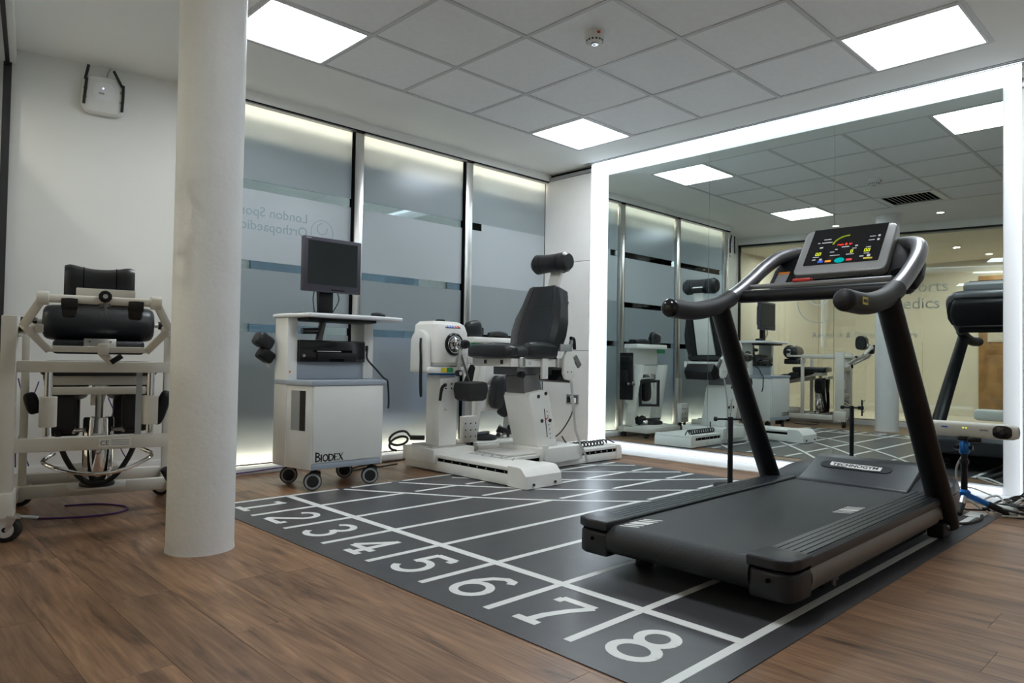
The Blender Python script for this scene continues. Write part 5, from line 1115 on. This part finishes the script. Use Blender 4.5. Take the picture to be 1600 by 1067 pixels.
# ================================================================== SENSOR BAR ON TRIPOD
SX, SY = 4.345, 1.02
SBR = thing('sensor_bar', 'long white motion-tracking sensor bar mounted on a small tripod', 'sensor bar', (SX, SY, .402))
z0 = .441; r0 = .040
sec = [(-.021 + r0 * .6 * math.cos(a) * (1 if math.cos(a) < 0 else 1), r0 * math.sin(a)) for a in [2 * PI * i / 20 for i in range(20)]]
m_ = MB(); ysec = [(.775, .30), (.782, .72), (.80, .95), (.83, 1.0), (1.24, 1.0), (1.27, .95), (1.288, .72), (1.294, .30)]
m_.loft([[(SX + .03 * k * math.copysign(abs(math.cos(a)) ** .55, math.cos(a)), y, z0 + r0 * k * math.copysign(abs(math.sin(a)) ** .55, math.sin(a))) for a in [2 * PI * i / 24 for i in range(24)]] for y, k in ysec]); br = part(SBR, 'housing', m_, 'sensor_white')
for y in (.845, 1.215):
    m_ = MB(); m_.loft([[(SX - .0305 - h, y + .042 * k * a, z0 + .033 * k * b) for a, b in rr(2, 2, .75)] for k, h in ((1, -.004), (1, .0025), (.93, .004))]); ln = part(SBR, 'lens_window', m_, 'black_gloss', br)
    m_ = MB(); m_.cyl((SX - .034, y, z0), (SX - .037, y, z0), .012, seg=14); part(SBR, 'lens', m_, 'screen_off', br)
for y in (1.005, 1.018):
    m_ = MB(); m_.cyl((SX - .029, y, z0 + .010), (SX - .0315, y, z0 + .010), .004, seg=10); part(SBR, 'status_light', m_, 'led_yellow', br)
m_ = MB(); m_.box((SX - .0305, 1.105, z0 + .010), (.001, .030, .008)); part(SBR, 'brand_mark', m_, 'blue_print', br)
m_ = MB(); m_.box((SX - .0305, .925, z0 + .004), (.001, .038, .009)); part(SBR, 'brand_text', m_, 'grey_print', br)
TP = thing('tripod', 'small black and blue tripod standing beside the treadmill front', 'tripod', (SX, SY, 0))
m_ = MB(); m_.box((SX, SY, .392), (.06, .05, .018), None, .004); m_.cyl((SX - .03, SY - .02, .388), (SX - .005, SY - .075, .388), .012, seg=12); part(TP, 'mount_plate', m_, 'black_plastic')
m_ = MB(); m_.lathe([(.020, 0), (.025, .012), (.025, .055), (.018, .068)], (SX, SY, .312), seg=20); hd_ = part(TP, 'head', m_, 'blue_anodised')
m_ = MB(); m_.cyl((SX, SY + .024, .345), (SX, SY + .046, .345), .016, .014, 10, .003); m_.cyl((SX, SY - .024, .345), (SX, SY - .04, .345), .012, seg=10); part(TP, 'head_knob', m_, 'black_plastic', hd_)
m_ = MB(); m_.cyl((SX, SY, .09), (SX, SY, .315), .016, seg=16); m_.cyl((SX, SY, .258), (SX, SY, .282), .022, seg=16, bev=.003); part(TP, 'centre_column', m_, 'black_plastic')
m_ = MB(); m_.lathe([(.022, 0), (.030, .008), (.030, .03), (.020, .042)], (SX, SY, .082), seg=18); sp_ = part(TP, 'spider', m_, 'blue_anodised')
for dx, dy_ in ((-.115, -.005), (.06, .17), (.085, -.175)):
    a = Vector((SX, SY, .10)); e = Vector((SX + dx, SY + dy_, .016)); mid = a.lerp(e, .55)
    m_ = MB(); m_.cyl(a.lerp(e, .1), mid, .015, seg=14); lg = part(TP, 'leg', m_, 'blue_anodised' if dx > 0 else 'steel')
    m_ = MB(); m_.cyl(mid, e, .018, .015, 14, .003); m_.sph(e, .0155, (1, 1, 1), 12); part(TP, 'leg_grip', m_, 'black_rubber', lg)

# thin black stand between treadmill and mirror
BS = thing('clamp_stand', 'slim black post stand with a clamp, before the mirror', 'stand', (4.06, 2.215, 0))
m_ = MB(); m_.cyl((4.06, 2.215, .012), (4.06, 2.215, .435), .0165, seg=16); part(BS, 'post', m_, 'black_plastic')
m_ = MB(); m_.lathe([(.10, .0), (.105, .006), (.10, .012), (.02, .016)], (4.06, 2.215, .0036), seg=28); part(BS, 'base', m_, 'black_plastic')
m_ = MB(); m_.cyl((4.03, 2.30, .418), (4.09, 2.13, .424), .007, seg=10); m_.cyl((4.027, 2.31, .418), (4.033, 2.292, .418), .015, seg=12); m_.box((4.088, 2.135, .424), (.03, .04, .03), None, .004); cl = part(BS, 'clamp_arm', m_, 'black_plastic')
m_ = MB(); m_.b2((4.09, 2.118, .36), (4.10, 2.128, .49)); part(BS, 'clamp_bar', m_, 'black_plastic', cl)
for z in (.40, .485):
    m_ = MB(); m_.sph((4.088, 2.115, z), .010, (1, 1, 1), 12); part(BS, 'clamp_ball', m_, 'cable_white', cl)

# ================================================================== CABLES BY THE RIGHT WALL
rnd = random.Random(3)
BC = thing('black_cable_coil', 'tangled coil of black cables on the floor by the right wall', 'cable', (4.56, .80, 0))
for k in range(7):
    cx, cy, r_ = 4.56 + rnd.uniform(-.06, .06), .78 + rnd.uniform(-.05, .05), rnd.uniform(.09, .17); ph = rnd.uniform(0, 6); n = 13
    m_ = MB(); m_.tube([(cx + r_ * (1 + .1 * math.sin(3 * a + k)) * math.cos(a + ph), cy + r_ * .85 * math.sin(a + ph), .010 + .010 * k + .012 * math.sin(2 * a + k)) for a in [i * .54 for i in range(n)]], .0058, 7, 4); part(BC, 'loop', m_, 'cable_black')
m_ = MB(); m_.tube([(4.43, .92, .02), (4.44, .98, .012), (4.42, 1.04, .012), (4.40, 1.03, .06), (4.36, 1.03, .28)], .005, 7, 6); part(BC, 'riser', m_, 'cable_black')
m_ = MB(); m_.tube([(4.48, .90, .03), (4.65, .92, .02), (4.85, .90, .02), (4.928, .86, .06), (4.936, .80, .14), (4.937, .70, .2)], .005, 7, 6); part(BC, 'wall_lead', m_, 'cable_black')
WC = thing('white_cable_bundle', 'loose loops of white cable on the floor by the power adapter', 'cable', (4.52, .90, 0))
for k, pts in enumerate(([(4.46, .93, .05), (4.52, 1.0, .07), (4.62, 1.02, .03), (4.72, 1.14, .016), (4.78, 1.25, .018)], [(4.40, .90, .012), (4.44, .84, .05), (4.52, .79, .09), (4.62, .76, .05), (4.70, .74, .012)], [(4.42, .93, .01), (4.47, .96, .06), (4.50, .90, .09), (4.47, .85, .03)], [(4.36, 1.02, .33), (4.40, 1.07, .22), (4.41, 1.05, .10), (4.45, .97, .02)], [(4.38, .86, .008), (4.46, .74, .012), (4.58, .66, .03), (4.70, .62, .01)], [(4.66, 1.10, .02), (4.74, 1.18, .06), (4.82, 1.10, .07), (4.84, .98, .03)])):
    m_ = MB(); m_.tube(pts, .0052, 7, 7); part(WC, 'strand', m_, 'cable_white')
PA = thing('power_adapter', 'white oblong power adapter lying among the cables', 'power adapter', (4.455, .865, 0))
m_ = MB(); m_.box((4.455, .862, .030), (.055, .115, .042), (0, .15, -.25), .010, 3); part(PA, 'brick', m_, 'paper_white')
m_ = MB(); m_.cyl((4.43, .925, .028), (4.42, .955, .026), .009, .006, 10); part(PA, 'cord_relief', m_, 'black_rubber')
m_ = MB(); m_.b2((4.26, .925, .0042), (4.40, 1.005, .0065), .0008, 1); single('paper_slip', m_, 'paper_white', 'flat white slip on the track edge beside the cables', 'paper', (4.33, .965, .0036))
m_ = MB(); m_.tube([(3.96, 1.02, .05), (3.99, .97, .012), (4.06, .93, .008), (4.20, .915, .008), (4.30, .93, .010)], .0075, 8, 6); single('treadmill_power_cord', m_, 'cable_black', 'thick black cord from the treadmill front to the cable pile', 'cable', (4.1, .95, 0))
# things standing on the vinyl track sit on its surface
for T_ in (DY, CH, TP, SBR, BS): T_.location.z += 0.0037
